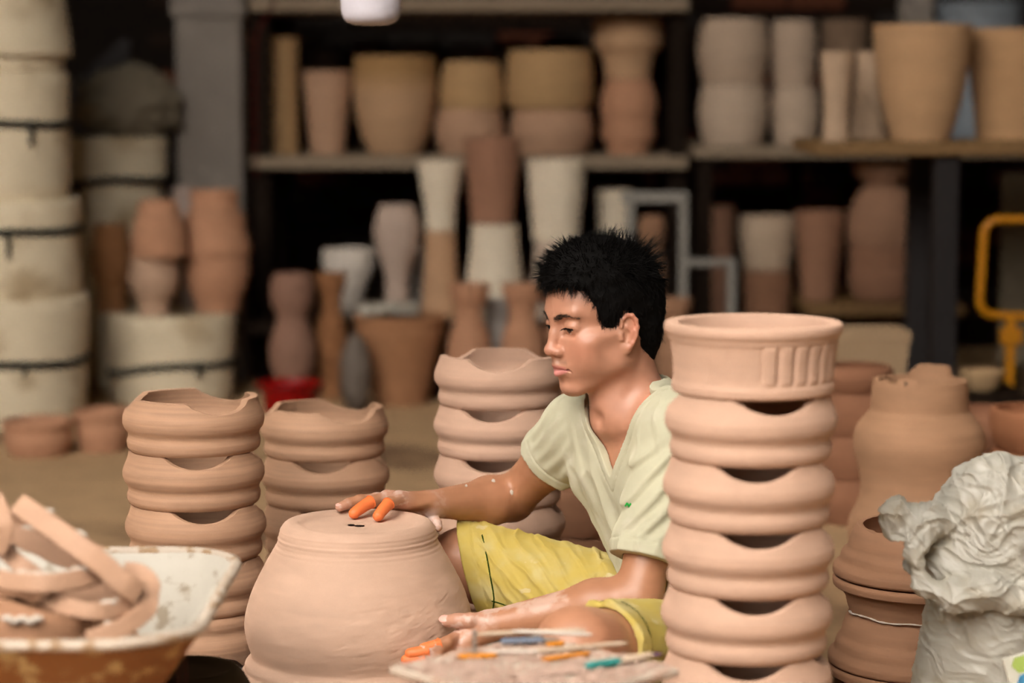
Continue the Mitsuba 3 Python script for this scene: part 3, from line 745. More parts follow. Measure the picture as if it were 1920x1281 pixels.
# ---------------------------------------------------------------- dark basin under the tray, the tray, scraps
c = at(345, 1256, 3.5)
me = cat([revolve(spline([(.125, 0), (.120, .03), (.108, .10), (.092, .150), (.075, .167), (.04, c[2] - .003), (.002, c[2])], 30), 72)])
v = me.vertices
v *= 1 + .01 * (meshkit.fbm(v * 30, 3) - .5)[:, None]
me.apply_translation([c[0], 3.5, 0])
put(thing('inverted_basin', 'dark olive basin lying upside down below the tip of the tray', 'basin'), me, 'dark_olive', True)

ZR = 0.346                                    # height of the tray rim
tx0, tx1, ty0, ty1 = -1.02, at(417, 1100, 3.22)[0], 2.90, 3.50


def rrect(x0, x1, y0, y1, r, n=12, tip=0.0):
    pts = []
    for (cx_, cy_, a0) in ((x1 - r, y1 - r, 0), (x0 + r, y1 - r, 90), (x0 + r, y0 + r, 180), (x1 - r, y0 + r, 270)):
        for t in range(n + 1):
            ang = math.radians(a0 + (90 if t == n else 90 * t / n))
            pts.append((cx_ + r * math.cos(ang), cy_ + r * math.sin(ang)))
    # straight runs subdivided
    out = []
    for i in range(len(pts)):
        p, q = np.array(pts[i]), np.array(pts[(i + 1) % len(pts)])
        k_ = max(1, int(np.linalg.norm(q - p) / .05))
        for t in range(k_):
            out.append(p + (q - p) * t / k_)
    return np.array(out)


tray = thing('barrow_tray', 'white clay splattered barrow tray full of clay scraps at the lower left', 'tray')
base = rrect(tx0, tx1, ty0, ty1, .12)
cen = np.array([(tx0 + tx1) / 2, (ty0 + ty1) / 2])
def layer(s, z, wob=.0):
    q = cen + (base - cen) * np.array(s)
    zz_ = z + wob * (meshkit.fbm(np.c_[q * 9, q[:, :1] * 0], 3) - .5)
    return np.c_[q, zz_]
lay = [layer((.30, .25), .165), layer((.52, .42), .175), layer((.60, .52), .19), layer((.74, .70), .245, .01), layer((.88, .87), .30, .014), layer((.955, .955), .334, .010), layer((.985, .985), ZR, .006), layer((1.0, 1.0), ZR + .002, .006)]
inn = grid_mesh(np.stack(lay)[::-1])
fl = grid_mesh(np.stack([lay[0], np.tile(np.r_[cen, .165], (len(base), 1))]))
m_in = cat([inn, fl])
m_in.invert()
if m_in.face_normals[:, 2].sum() < 0:
    m_in.invert()
part(tray, 'pan', m_in, 'white_plastic', True)
lo = [layer((.30, .25), .155), layer((.56, .46), .165), layer((.66, .58), .185), layer((.80, .76), .245), layer((.93, .92), .305), layer((.995, .995), ZR - .012)]
part(tray, 'underside', grid_mesh(np.stack(lo)), 'rust', True, label='rust brown underside')
part(tray, 'rim', tube(layer((1.0, 1.0), ZR - .004, .005), .0085, 8, True, flat=.9, up=[0, 0, 1]), 'grimy_rim', True, label='grimy rolled rim')
for (x, y) in ((-.92, 3.02), (-.92, 3.38), (-.56, 3.10), (-.62, 3.34)):
    part(tray, 'leg', tube([(x, y, 0), (x, y, .21)], .012, 10), 'dark_steel', 40)
tw = [at(332, 1205, 3.06), at(345, 1205, 3.06)]
for i, p in enumerate(tw):
    q = at(336 + i * 14, 1300, 3.10)
    q2 = at(338 + i * 10, 1420, 3.12)
    part(tray, 'twine', tube(spline([p + [0, 0.01, .012], p, q, (q2[0], q2[1], .02)], 14), .0018, 6), 'twine', True, label='thin brown twine hanging from the rim')


def arc_band(R_, w, t, a0, a1, n=40, rough=.0015, seed=0):
    """A broken ring: radius R_, height w, thickness t, from a0 to a1 degrees, in its own xy plane, rough at the broken ends."""
    a_ = np.radians(np.linspace(a0, a1, n))
    rs = np.random.default_rng(seed)
    prof = np.array([(R_ + t * .38, -w / 2), (R_ + t * .5, -w * .42), (R_ + t * .52, 0), (R_ + t * .5, w * .42), (R_ + t * .36, w / 2), (R_ - t * .36, w / 2), (R_ - t * .5, w * .42), (R_ - t * .5, -w * .42), (R_ - t * .38, -w / 2)])
    V = []
    for i_, an in enumerate(a_):
        p = prof + rs.normal(0, rough * (3 if i_ in (0, n - 1) else .3), prof.shape)
        V.append(np.c_[p[:, 0] * math.cos(an), p[:, 0] * math.sin(an), p[:, 1]])
    V = np.array(V)
    me_ = grid_mesh(V)
    k_ = len(prof)
    e0, e1 = V[0].mean(0), V[-1].mean(0)
    f0 = trimesh.Trimesh(np.vstack([V[0], e0]), [[(j + 1) % k_, j, k_] for j in range(k_)], process=False)
    f1 = trimesh.Trimesh(np.vstack([V[-1], e1]), [[j, (j + 1) % k_, k_] for j in range(k_)], process=False)
    me_ = cat([me_, f0, f1])
    me_.merge_vertices()
    if me_.volume < 0:
        me_.invert()
    return me_


def rot(ax, ay, az):
    return trimesh.transformations.euler_matrix(math.radians(ax), math.radians(ay), math.radians(az), 'sxyz')


def scrap(label, R_, w, t, a0, a1, e, pos, blob=0, seed=0):
    me_ = arc_band(R_, w, t, a0, a1, seed=seed)
    M = rot(*e)
    me_.apply_transform(M)
    me_.apply_translation(np.asarray(pos) - (me_.bounds.mean(0) if True else 0))
    k_ = thing('clay_scrap', label, 'clay scrap', 'clay scraps in the tray')
    part(k_, 'band', me_, 'clay_tan', 50)
    rs = np.random.default_rng(seed + 50)
    vv, nn = me_.vertices, me_.vertex_normals
    up = np.nonzero((nn[:, 2] > .5) & (nn[:, 1] < .5))[0]
    for _ in range(blob):
        if len(up) == 0:
            break
        i_ = rs.choice(up)
        b = trimesh.creation.icosphere(2, 1.0)
        b.vertices *= (1 + .5 * (meshkit.fbm(b.vertices * 2 + _, 2) - .5))[:, None]
        b.apply_scale([.004 + .006 * rs.random(), .004 + .004 * rs.random(), .003])
        b.apply_translation(vv[i_])
        part(k_, 'slip_blob', b, 'slip_white', True)


TA = 3.15


def band(label, path, w, t, face=(0, -1, .25), blob=0, seed=0, twist=0.0):
    """A strip of a broken ring: path = [(px, py, Y), ...] of its middle line, w wide, t thick, its broad side turned to face."""
    rs_ = np.random.default_rng(seed)
    P_ = spline([at(*q) for q in path], 36)
    tg = np.gradient(P_, axis=0)
    tg /= np.linalg.norm(tg, axis=1, keepdims=True)
    fc = np.asarray(face, float)
    fa = fc - tg * (tg @ fc)[:, None]
    fa /= np.linalg.norm(fa, axis=1, keepdims=True)
    wd = np.cross(tg, fa)
    prof = np.array([(-.5, -.38), (-.46, -.5), (0, -.54), (.46, -.5), (.5, -.38), (.5, .38), (.46, .5), (0, .46), (-.46, .5), (-.5, .38)])
    V = []
    for i_ in range(len(P_)):
        j_ = rs_.normal(0, .0004 if 0 < i_ < len(P_) - 1 else .0016, (len(prof), 1))
        V.append(P_[i_] + (prof[:, :1] * w + j_) * wd[i_] - (prof[:, 1:] * t) * fa[i_] * -1)
    V = np.array(V)
    k_ = len(prof)
    me_ = grid_mesh(V)
    e0, e1 = V[0].mean(0) - tg[0] * .002, V[-1].mean(0) + tg[-1] * .002
    f0 = trimesh.Trimesh(np.vstack([V[0], e0]), [[(j + 1) % k_, j, k_] for j in range(k_)], process=False)
    f1 = trimesh.Trimesh(np.vstack([V[-1], e1]), [[j, (j + 1) % k_, k_] for j in range(k_)], process=False)
    me_ = cat([me_, f0, f1])
    me_.merge_vertices()
    if me_.volume < 0:
        me_.invert()
    key_ = thing('clay_scrap', label, 'clay scrap', 'clay scraps in the tray')
    part(key_, 'band', me_, 'clay_wet', 45)
    top_ = wd if wd[:, 2].mean() > 0 else -wd
    for n_ in range(blob):
        i_ = rs_.integers(2, 34)
        b = trimesh.creation.icosphere(2, 1.0)
        b.vertices *= (1 + .6 * (meshkit.fbm(b.vertices * 2 + n_, 2) - .5))[:, None]
        b.apply_scale([.004 + .007 * rs_.random(), .004, .0025 + .002 * rs_.random()])
        b.apply_translation(P_[i_] + top_[i_] * w * .5)
        part(key_, 'slip_blob', b, 'slip_white', True)


band('longest slanting clay band, topmost in the tray', [(35, 946, 3.12), (105, 995, 3.09), (175, 1046, 3.07), (232, 1094, 3.07), (258, 1112, 3.08)], .029, .013, (.15, -1, .35), 2, 1)
band('dusky clay band under the longest slanting band', [(10, 996, 3.22), (70, 1020, 3.20), (125, 1046, 3.19), (185, 1058, 3.20)], .028, .012, (0, -1, .1), 5, 2)
band('broad clay band with white slip along its top edge', [(-40, 1070, 3.10), (20, 1090, 3.06), (80, 1094, 3.04), (140, 1088, 3.06), (192, 1072, 3.12)], .024, .013, (0, -1, .3), 9, 3)
band('short clay band crossing behind the white edged band', [(2, 1028, 3.13), (25, 1048, 3.12), (48, 1066, 3.11), (72, 1084, 3.11)], .022, .012, (0, -1, .4), 1, 4)
band('curved clay band low in the tray, below the dark gap', [(86, 1118, 3.08), (120, 1136, 3.05), (170, 1146, 3.04), (236, 1138, 3.08)], .021, .012, (0, -1, .25), 2, 5)
band('hooked clay ring nearest the white end of the tray', [(236, 1070, 3.14), (262, 1076, 3.13), (282, 1100, 3.11), (278, 1135, 3.09), (250, 1165, 3.06), (210, 1185, 3.04), (165, 1200, 3.03)], .024, .012, (.35, -1, .2), 3, 6)
band('clay band cut off by the left edge of the photograph', [(-40, 920, 3.14), (-8, 950, 3.12), (2, 990, 3.10), (-10, 1030, 3.10)], .030, .012, (.2, -1, .2), 0, 7)
band('dark clay band deep in the gap of the tray', [(110, 1100, 3.16), (170, 1112, 3.16), (230, 1120, 3.16), (262, 1128, 3.17)], .034, .012, (0, -1, .1), 1, 8)
band('upright clay strip behind the topmost band', [(20, 960, 3.24), (60, 985, 3.25), (110, 1010, 3.27), (180, 1050, 3.28)], .040, .012, (0, -1, 0), 1, 9)
me = vessel([(.062, 0), (.066, .01), (.070, .04), (.068, .066)], .010, n=56)
v = me.vertices
v[:, 2] = np.where(v[:, 2] > .055, v[:, 2] - .012 * meshkit.fbm(v * 30, 2), v[:, 2])
me.apply_transform(rot(-14, 14, 0))
me.apply_translation(at(55, 1185, TA - .08) + [0, 0, -.028])
k = thing('broken_cup', 'reddish broken clay cylinder leaning at the near left corner of the tray', 'broken pot')
part(k, 'wall', me, 'clay_red', 50)
rs = np.random.default_rng(3)
for i in range(5):
    b = trimesh.creation.icosphere(2, 1.0)
    b.vertices *= (1 + .6 * (meshkit.fbm(b.vertices * 2 + i, 2) - .5))[:, None]
    b.apply_scale([.008, .005, .004])
    b.apply_translation(at(14 + i * 14, 1160 + (i % 2) * 5, TA - .145))
    part(k, 'slip_blob', b, 'slip_white', True)
for i, (px, py, s, e) in enumerate(((128, 1170, (.010, .012, .030), (20, 30, 10)), (150, 1195, (.012, .014, .022), (50, 20, 40)), (140, 1152, (.03, .02, .012), (10, 20, 60)), (205, 1190, (.02, .012, .012), (0, 30, 20)), (110, 1195, (.016, .014, .02), (30, -20, 10)))):
    m = obox((0, 0, 0), s, 0, .002)
    m.apply_transform(rot(*e))
    m.apply_translation(at(px, py, TA - .09))
    put(thing('clay_chip', ['narrow clay chip standing upright', 'square clay chip in the middle', 'flat clay chip wedged under the curved band', 'small clay chip beside the hooked ring', 'stubby clay chip beside the broken cylinder'][i] + ' in the tray', 'clay chip', 'clay chips in the tray'), m, 'clay_wet', False)
# the heap under the scraps, nobody could count it
gx, gy = np.meshgrid(np.linspace(-1.0, -.47, 60), np.linspace(2.98, 3.38, 40), indexing='ij')
hz = .36 - ((gx + .78) / .34) ** 2 * .13 - ((gy - 3.20) / .2) ** 2 * .09 + .035 * (meshkit.fbm(np.stack([gx * 22, gy * 22, gx * 0], -1), 4) - .5)
from scipy.interpolate import griddata
_lp = np.vstack(lay)
pz = griddata(_lp[:, :2], _lp[:, 2], (gx, gy), method='linear')
pz = np.where(np.isnan(pz), .165, pz)
V = np.stack([gx, gy, hz], -1)
hm = grid_mesh(V, wrap=False)
_cc = at(55, 1185, TA - .08)
okv = ((hz > pz + .006) & (np.hypot(gx - _cc[0], gy - _cc[1]) > .095)).ravel()
hm.update_faces(okv[hm.faces].all(1))
hm.remove_unreferenced_vertices()
k = thing('clay_heap', 'crumbled clay lumps filling the bottom of the tray', 'clay lumps')
labels[k]['kind'] = 'stuff'
put(k, hm, 'clay_red', False)

# ---------------------------------------------------------------- tool board
BY = 3.10
bc = np.array([at(1001, 1244, BY)[0], BY, at(1001, 1244, BY)[2]])
k = thing('low_stool', 'small wooden stool under the tool board, nearly out of the frame', 'stool')
part(k, 'seat', obox((bc[0] + .01, BY, bc[2] - .030), (.20, .20, .022), .7, .004), 'dark_wood', False)
for sx in (-1, 1):
    for sy in (-1, 1):
        part(k, 'leg', tube([(bc[0] + .01 + sx * .085, BY + sy * .085, 0), (bc[0] + .01 + sx * .06, BY + sy * .06, bc[2] - .038)], .014, 8), 'dark_wood', 40)
k = thing('tool_board', 'dusty square board of trimming tools in front of the potter', 'board')
HB = .135
bm = obox((0, 0, 0), (HB * 2, HB * 2, .011), 0, .0025).subdivide().subdivide().subdivide()
bv = bm.vertices
bv *= 1 + .012 * (meshkit.fbm(bv * 25 + 3, 3) - .5)[:, None]
bm.apply_transform(rot(0, 0, 43))
bm.apply_translation([bc[0], BY, bc[2] - .011])
put(k, bm, 'board_dust', 50)
zb_ = bc[2] - .0048
# shavings
rs = np.random.default_rng(11)
sv = []
for i in range(1900):
    u, w = rs.uniform(-HB * .96, HB * .96, 2)
    ca, sa = math.cos(math.radians(43)), math.sin(math.radians(43))
    x, y = bc[0] + u * ca - w * sa, BY + u * sa + w * ca
    if rs.random() < np.clip(((u + w) / HB) * .35 + .2, 0, .8):
        continue
    s = .0011 + .0024 * rs.random() ** 2
    m = trimesh.creation.icosahedron()
    m.vertices = m.vertices * np.array([s * rs.uniform(.8, 2), s, s * .55]) * (1 + .3 * rs.random((12, 1)))
    m.apply_transform(rot(rs.uniform(-20, 20), rs.uniform(-20, 20), rs.uniform(0, 360)))
    m.apply_translation([x, y, zb_ + .0006 + s * .62])
    sv.append(m)
k = thing('clay_shavings', 'pinkish dry clay shavings scattered over the tool board', 'shavings')
labels[k]['kind'] = 'stuff'
put(k, cat(sv), 'dust_pink', False)


def onb(px, py, dz=0.0):
    """Point on the plane of the board that the photograph shows at (px, py)."""
    d = np.array([1.0, 0, 0]) * (px - 960) / FPX + UPV * (640.5 - py) / FPX + FWD
    t = (zb_ + dz - CAM_H) / d[2]
    return CAM + d * t


def tool(label, p0, p1, r, mat, cat_='tool', name='trimming_tool', flat=.6, tip=None, dz=.004):
    a_, b_ = onb(*p0, dz), onb(*p1, dz)
    ts = np.linspace(0, 1, 12)
    pts = a_ + (b_ - a_) * ts[:, None]
    rr = r * np.clip(np.minimum(ts, 1 - ts) * 9 + .45, 0, 1)
    k_ = thing(name, label, cat_, 'tools on the board')
    part(k_, 'handle', tube(pts, rr, 10, flat=flat, up=[0, 0, 1]), mat, True)
    if tip:
        q = b_ + (b_ - a_) / np.linalg.norm(b_ - a_) * tip[0]
        part(k_, 'tip', tube([b_ - (b_ - a_) * .04, (b_ + q) / 2, q], [r * .8, r * .9, r * .5], 8, flat=.35, up=[0, 0, 1]), tip[1], True)
    return k_


tool('longest whitish wooden stick at the far edge of the tool board', (893, 1190), (1098, 1181), .0042, 'pale_wood', 'stick', 'wooden_stick', .8, dz=.0075)
tool('pale stick lying across the dark blue grey scraper', (960, 1184), (1110, 1190), .0040, 'slip_white', 'stick', 'wooden_stick', .8, dz=.0125)
tool('dark blue grey scraper with a rounded blade at the far side of the board', (938, 1203), (1022, 1200), .0080, 'blue_grey', 'scraper', 'scraper', .5, (.02, 'steel'), dz=.006)
tool('pale wooden stick pointing to the bare knee of the potter', (1000, 1222), (1176, 1206), .0042, 'pale_wood', 'stick', 'wooden_stick', .8, dz=.005)
tool('orange yellow rib lying flat at the left of the board', (858, 1231), (932, 1229), .0085, 'ochre', 'rib', 'pottery_rib', .35, dz=.004)
tool('brown orange stick in the middle of the board', (1016, 1237), (1106, 1225), .0045, 'ochre', 'stick', 'wooden_stick', .7, dz=.005)
tool('thin pale stick left of the brown orange stick', (905, 1222), (1010, 1222), .0035, 'slip_white', 'stick', 'wooden_stick', .8, dz=.005)
tool('tool with a teal grip and a pale shaft at the right of the board', (1098, 1250), (1165, 1240), .0065, 'teal', 'tool', 'trimming_tool', .8, (.035, 'pale_wood'), dz=.006)
tool('pale tool with a purple end pointing to the right corner of the board', (1172, 1234), (1226, 1228), .0055, 'pale_wood', 'tool', 'trimming_tool', .7, (.011, 'purple'), dz=.005)
tool('short pale stick near the front corner of the board', (1012, 1262), (1090, 1258), .0045, 'dust_pink', 'stick', 'wooden_stick', .7, dz=.005)
tool('little orange stub behind the brown orange stick', (1024, 1209), (1058, 1206), .0045, 'ochre', 'stick', 'wooden_stick', .7, dz=.004)
p = onb(890, 1236)
k = thing('knife', 'narrow brown steel blade standing up out of the orange yellow rib', 'knife', 'tools on the board')
part(k, 'blade', obox(p + [0, 0, .017], (.006, .003, .034), .3, .001), 'steel', False)
part(k, 'tang', obox(p + [0, 0, .0365], (.0065, .0045, .006), .3, .001), 'steel', False)

# ---------------------------------------------------------------- big jar on the right
JY = 4.85
jx = at(1722, 900, JY)[0]
jm = mpp(JY)
zj = lambda py: at(1722, py, JY)[2]
zj0 = zj(1022)
pts = [(1022, 126), (1012, 131), (992, 132), (978, 131), (960, 124), (940, 115), (915, 109), (890, 111), (865, 117), (845, 122.5), (828, 124.5), (806, 121), (786, 108), (772, 96), (768, 92), (760, 91.5), (735, 90.5), (712, 88)]
oj = spline([(r_ * jm, zj(py) - zj0) for py, r_ in pts], 80)
n = 240
a = np.arange(n) * 2 * PI / n
htop = oj[-1, 1]
da = np.degrees(a)
ext = np.zeros(n)
ext += np.where((da > 38) & (da < 96), .0215 * np.clip((96 - da) / 14, 0, 1) ** .8 * np.clip((da - 38) / 2, 0, 1), 0)
ext += np.where((da > 232) & (da < 257), .010, 0)
ext += np.where((da > 205) & (da < 214), .005, 0)
ext += .003 * (meshkit.fbm(np.stack([np.cos(a) * 12, np.sin(a) * 12, a * 0], 1), 3) - .5)
zz_ = np.linspace(0, 1, 40) ** 1.0
Zo = np.stack([np.where(oj[i, 1] > htop - .03, oj[i, 1] + ext * (oj[i, 1] - htop + .03) / .03, oj[i, 1]) for i in range(len(oj))])
seam = .0016 * np.exp(-(((a - math.radians(246) + PI) % (2 * PI) - PI) / .012) ** 2)
Ro = np.repeat(oj[:, :1], n, 1) - seam[None] * np.clip((htop - .002 - oj[:, 1:]) / .01, 0, 1) + .0012 * (meshkit.fbm(np.stack([np.cos(a)[None] * 3 + 0 * Zo, np.sin(a)[None] * 3 + 0 * Zo, Zo * 14], -1), 3) - .5)
Ri = Ro - .010
P = lambda R_, Z_: np.stack([R_ * np.cos(a), R_ * np.sin(a), Z_], -1)
o_, i_ = P(Ro, Zo), P(Ri, np.maximum(Zo, .012))
me = cat([grid_mesh(o_), grid_mesh(np.stack([o_[-1], i_[-1]])), grid_mesh(i_[::-1]), revolve([(1e-4, 0), (oj[0, 0], 0)], n), revolve([(oj[0, 0] - .01, .012), (1e-4, .012)], n)])
me.apply_translation([jx, JY, zj0])
k = thing('shouldered_jar', 'large round shouldered clay jar with a broken rim behind the plastic sack', 'jar')
part(k, 'body', me, 'clay_jar', True)
hp = np.array([jx + (88 * jm + .0006) * math.cos(math.radians(243.5)), JY + (88 * jm + .0006) * math.sin(math.radians(243.5)), zj0 + htop + .002])
hd = trimesh.creation.cylinder(.0035, .002, sections=16)
hd.apply_transform(trimesh.transformations.rotation_matrix(PI / 2, [1, 0, 0]))
hd.apply_translation(hp)
part(k, 'peg_hole_shade', hd, 'hole_shade', 40)  # dark disc stands in for the shade inside the hole
# what it stands on
o = [(140 * jm, 0), (136 * jm, .03), (131 * jm, zj0 * .6), (128 * jm, zj0 - .001)]
me = vessel(o, .012, n=72, closed_top=True)
me.apply_translation([jx, JY, 0])
put(thing('clay_drum', 'low clay drum under the round shouldered jar', 'drum'), me, 'clay_red', True)

# stacked brown rings and bowls behind
def bowls(px, Yc, wpx, zs, where, grp, prof=BOWL, col=BROWN, flip=None):
    z_ = 0.0
    for i_, h_ in enumerate(zs):
        me_ = vessel([(p_ * wpx / 2 * mpp(Yc), q_ * h_) for p_, q_ in prof], .01, n=48, closed_top=False)
        if flip and flip[i_]:
            me_ = vessel([(p_ * wpx / 2 * mpp(Yc), h_ - q_ * h_) for p_, q_ in prof][::-1], .01, n=48, closed_top=True)
        _seed[0] += 1
        cv = tint(me_, col, .12, _seed[0])
        me_.apply_translation([at(px, 900, Yc)[0] + rng.uniform(-.004, .004), Yc, z_])
        k_ = thing('clay_bowl', f'{["lowest bowl", "second bowl from below", "third bowl from below", "topmost bowl"][i_]} in {where}', 'bowl', grp)
        put(k_, me_, 'vc_matte', True, color=cv)
        z_ += h_ + .001


bowls(1600, 5.6, 150, [.105, .10, .10, .06], 'the brown pile left of the jar', 'piled brown bowls', prof=[(.8, 0), (.9, .2), (1, .6), (.97, .85), (.9, 1)], col=(0.36, .205, .135))
bowls(1850, 5.5, 190, [.10, .09, .085], 'the brown pile right of the jar', 'piled brown bowls', prof=[(.8, 0), (.9, .2), (1, .6), (1, .85), (.96, 1)], col=(0.36, .205, .135))
bowls(1945, 5.2, 180, [.12, .11, .09], 'the orange pile at the right edge', 'piled brown bowls', prof=[(.8, 0), (.9, .2), (1, .6), (1, .85), (.96, 1)], col=(0.42, .225, .135))
bowls(1095, 4.95, 140, [.09, .10], 'the terracotta pair under the arm of the potter', 'terracotta bowls behind the potter', prof=[(.72, 0), (.85, .2), (.97, .6), (1, .85), (.98, 1)], col=TERRA)
# square cream planter
sq = at(1638, 624, 6.15)
k = thing('square_planter', 'square cream planter with a thick rim behind the broken jar', 'planter')
hw_ = 72 * mpp(6.15)
zq0, zq1 = at(1638, 742, 6.15)[2], sq[2]
def frus(s0, z0_, s1, z1_):
    return trimesh.Trimesh(np.array([[sx * s, sy * s, z_] for s, z_ in ((s0, z0_), (s1, z1_)) for sx, sy in ((-1, -1), (1, -1), (1, 1), (-1, 1))])).convex_hull
body = trimesh.boolean.difference([frus(hw_ * .84, zq0, hw_ * .96, zq1 - .022), frus(hw_ * .74, zq0 + .02, hw_ * .88, zq1 + .01)], engine='manifold')
body.apply_translation([sq[0], 6.25, 0])
rimm = trimesh.boolean.difference([frus(hw_, zq1 - .024, hw_, zq1), frus(hw_ * .87, zq1 - .05, hw_ * .87, zq1 + .01)], engine='manifold')
rimm.apply_translation([sq[0], 6.25, 0])
part(k, 'body', body, 'tan_clay', False)
part(k, 'rim', rimm, 'tan_clay', False)
bench = thing('bench', 'low dark bench behind the jar carrying the square planter and a shallow bowl', 'bench')
bx0, bx1 = at(1550, 740, 6.25)[0], at(1915, 740, 6.25)[0]
part(bench, 'top', box((bx0, 6.03, zq0 - .032), (bx1, 6.47, zq0 - .001), .004), 'dark_wood')
for x in (bx0 + .04, bx1 - .04):
    for y in (6.07, 6.43):
        part(bench, 'leg', box((x - .02, y - .02, 0), (x + .02, y + .02, zq0 - .03), .003), 'dark_wood')
bg('shallow tan bowl on the dark bench, right of the broken jar', 1800, 1884, 694, zq0, 6.25, BOWL, (0.45, .33, .21), 'clay_bowl', 'bowl', 'bowls on the bench')

# ---------------------------------------------------------------- double cone stack on the right
QY = 4.04
qx = at(1742, 1100, QY)[0]
q = mpp(QY)
zq = lambda py: at(1742, py, QY - .14)[2]
def cone(label, z0_, z1_, r0_, r1_, lip=False, broken=False, grp='hourglass stack of bowls'):
    h_ = z1_ - z0_
    if r0_ > r1_:
        pr_ = [(r0_ - .004, 0), (r0_, .004), (r0_, .012), (r0_ - (r0_ - r1_) * .30, h_ * .30), (r0_ - (r0_ - r1_) * .36, h_ * .42), (r0_ - (r0_ - r1_) * .62, h_ * .58), (r0_ - (r0_ - r1_) * .70, h_ * .72), (r1_, h_)]
    else:
        pr_ = [(r0_, 0), (r0_ + .004, h_ * .2), (r0_ + (r1_ - r0_) * .25, h_ * .42), (r0_ + (r1_ - r0_) * .36, h_ * .52), (r0_ + (r1_ - r0_) * .70, h_ * .75), (r1_ - .002, h_ - .016), (r1_, h_ - .006), (r1_ - .004, h_)]
    me_ = vessel(pr_, .010, n=120, m=44)
    v_ = me_.vertices
    if broken:
        a_ = np.arctan2(v_[:, 1], v_[:, 0])
        nzv = meshkit.fbm(np.stack([np.cos(a_) * 4, np.sin(a_) * 4, a_ * 0], 1), 4)
        v_[:, 2] -= np.clip((v_[:, 2] - h_ * .75) / (h_ * .25), 0, 1) * .006 * np.clip(nzv - .3, 0, 1)
    me_.apply_translation([qx, QY, z0_])
    k_ = thing('clay_bowl', label, 'bowl', grp)
    part(k_, 'wall', me_, 'clay_red', True)
    return k_


zs_ = [0.0, 0.0, zq(1280) - .001, zq(1181), zq(1112), zq(1013)]
rmax, rmid, rmin = 190 * q, 183 * q, 150 * q
cone('upright bowl of the hourglass stack cut off by the bottom of the photograph', 0, zs_[2], .135, rmax)
cone('overturned bowl of the hourglass stack under the white slip line', zs_[2] + .002, zs_[3], rmax, rmin)
kk = cone('upright bowl of the hourglass stack between the slip line and the dark seam', zs_[3] + .0005, zs_[4], rmin, rmid)
cone('topmost overturned bowl of the hourglass stack, its upper edge broken', zs_[4] + .003, zs_[5], rmid, 138 * q, broken=True)
a_ = np.linspace(math.radians(185), math.radians(275), 60)
rr_ = rmin + .003 + .001 * np.sin(a_ * 23)
part(kk, 'slip_line', tube(np.stack([qx + rr_ * np.cos(a_), QY + rr_ * np.sin(a_), zs_[3] + .004 + .0015 * np.sin(a_ * 9)], 1), .0022 + .0014 * np.abs(np.sin(a_ * 17)), 6, flat=.5, up=[0, 0, 1]), 'slip_white', True, label='smear of white slip')

# ---------------------------------------------------------------- printed carton at the lower right corner
cp = at(1880, 1236, 3.45)
k = thing('printed_tile', 'small tile with a green and blue hexagon pattern in the lower right corner', 'tile')
RT = trimesh.transformations.euler_matrix(math.radians(-12), math.radians(-14), math.radians(8), 'sxyz')
def tl(m):
    m = m.copy()
    m.apply_transform(RT)
    m.apply_translation(cp)
    return m
part(k, 'slab', tl(box((0, 0, -.11), (.11, .010, 0), .001)), 'card_white', False)
from shapely.geometry import Polygon, box as sbox
def flat(poly, depth=.0006, y=-.0007):
    ms = []
    for g in getattr(poly, 'geoms', [poly]):
        if g.area > 1e-7:
            ms.append(trimesh.creation.extrude_polygon(g, depth, engine='earcut'))
    m = cat(ms)
    v_ = m.vertices.copy()
    m.vertices = np.stack([v_[:, 0], y + depth - v_[:, 2], v_[:, 1]], 1)
    m.fix_normals()
    return m
frame = sbox(.003, -.107, .107, -.003)
i = 0
for r_ in range(4):
    for c_ in range(4):
        cx_, cy_ = .026 + c_ * .0315 * 1.0, -.014 - r_ * .0275 - (.0138 if c_ % 2 else 0)
        hexa = Polygon([(cx_ + .0185 * math.cos(t * PI / 3), cy_ + .0160 * math.sin(t * PI / 3)) for t in range(6)]).buffer(-.0016).intersection(frame)
        if hexa.area > 1e-6:
            part(k, 'hexagon', tl(flat(hexa)), 'card_green' if (r_ + c_) % 2 == 0 else 'card_blue', False)
put(thing('brick', 'brick under the printed tile, below the frame', 'brick'), obox((cp[0] + .052, cp[1] + .03, (cp[2] - .118) / 2), (.10, .12, cp[2] - .118), .1, .004), 'brick_b', False)

# ---------------------------------------------------------------- measures of the figure
HEAD_YAW, HEAD_PITCH, HEAD_ROLL = 28, 7, 0
FINE, CLOTH = .0016, .0026
SLEEVE_R, SLEEVE_L = .40, .78
VAPEX, VSHIFT, VANG = -.060, .020, .50
HEM_R, HEM_L = .93, .83

# ---------------------------------------------------------------- smooth bodies from rounded bones
class RC:
    """A bone: rounded cone from a (radius ra) to b (radius rb)."""
    def __init__(s, a, b, ra, rb):
        s.a, s.b, s.ra, s.rb = np.asarray(a, np.float32), np.asarray(b, np.float32), ra, rb
        s.ab = s.b - s.a
        s.l2 = max(float(s.ab @ s.ab), 1e-12)

    def d(s, P):
        q = P - s.a
        t = np.clip(q @ s.ab / s.l2, 0, 1)
        e = q - t[:, None] * s.ab
        return np.sqrt((e * e).sum(1)) - (s.ra + (s.rb - s.ra) * t)


class EL:
    """A muscle: ellipsoid with centre c, semi-axes r, axes the rows of R."""
    def __init__(s, c, r, R=None):
        s.c, s.r = np.asarray(c, np.float32), np.asarray(r, np.float32)
        s.R = np.eye(3, dtype=np.float32) if R is None else np.asarray(R, np.float32)

    def d(s, P):
        q = (P - s.c) @ s.R.T
        u = q / s.r
        k0 = np.sqrt((u * u).sum(1)) + 1e-9
        w = u / s.r
        k1 = np.sqrt((w * w).sum(1)) + 1e-9
        return k0 * (k0 - 1) / k1


def smin(a, b, k):
    h = np.maximum(k - np.abs(a - b), 0)
    return np.minimum(a, b) - h * h / (4 * k)


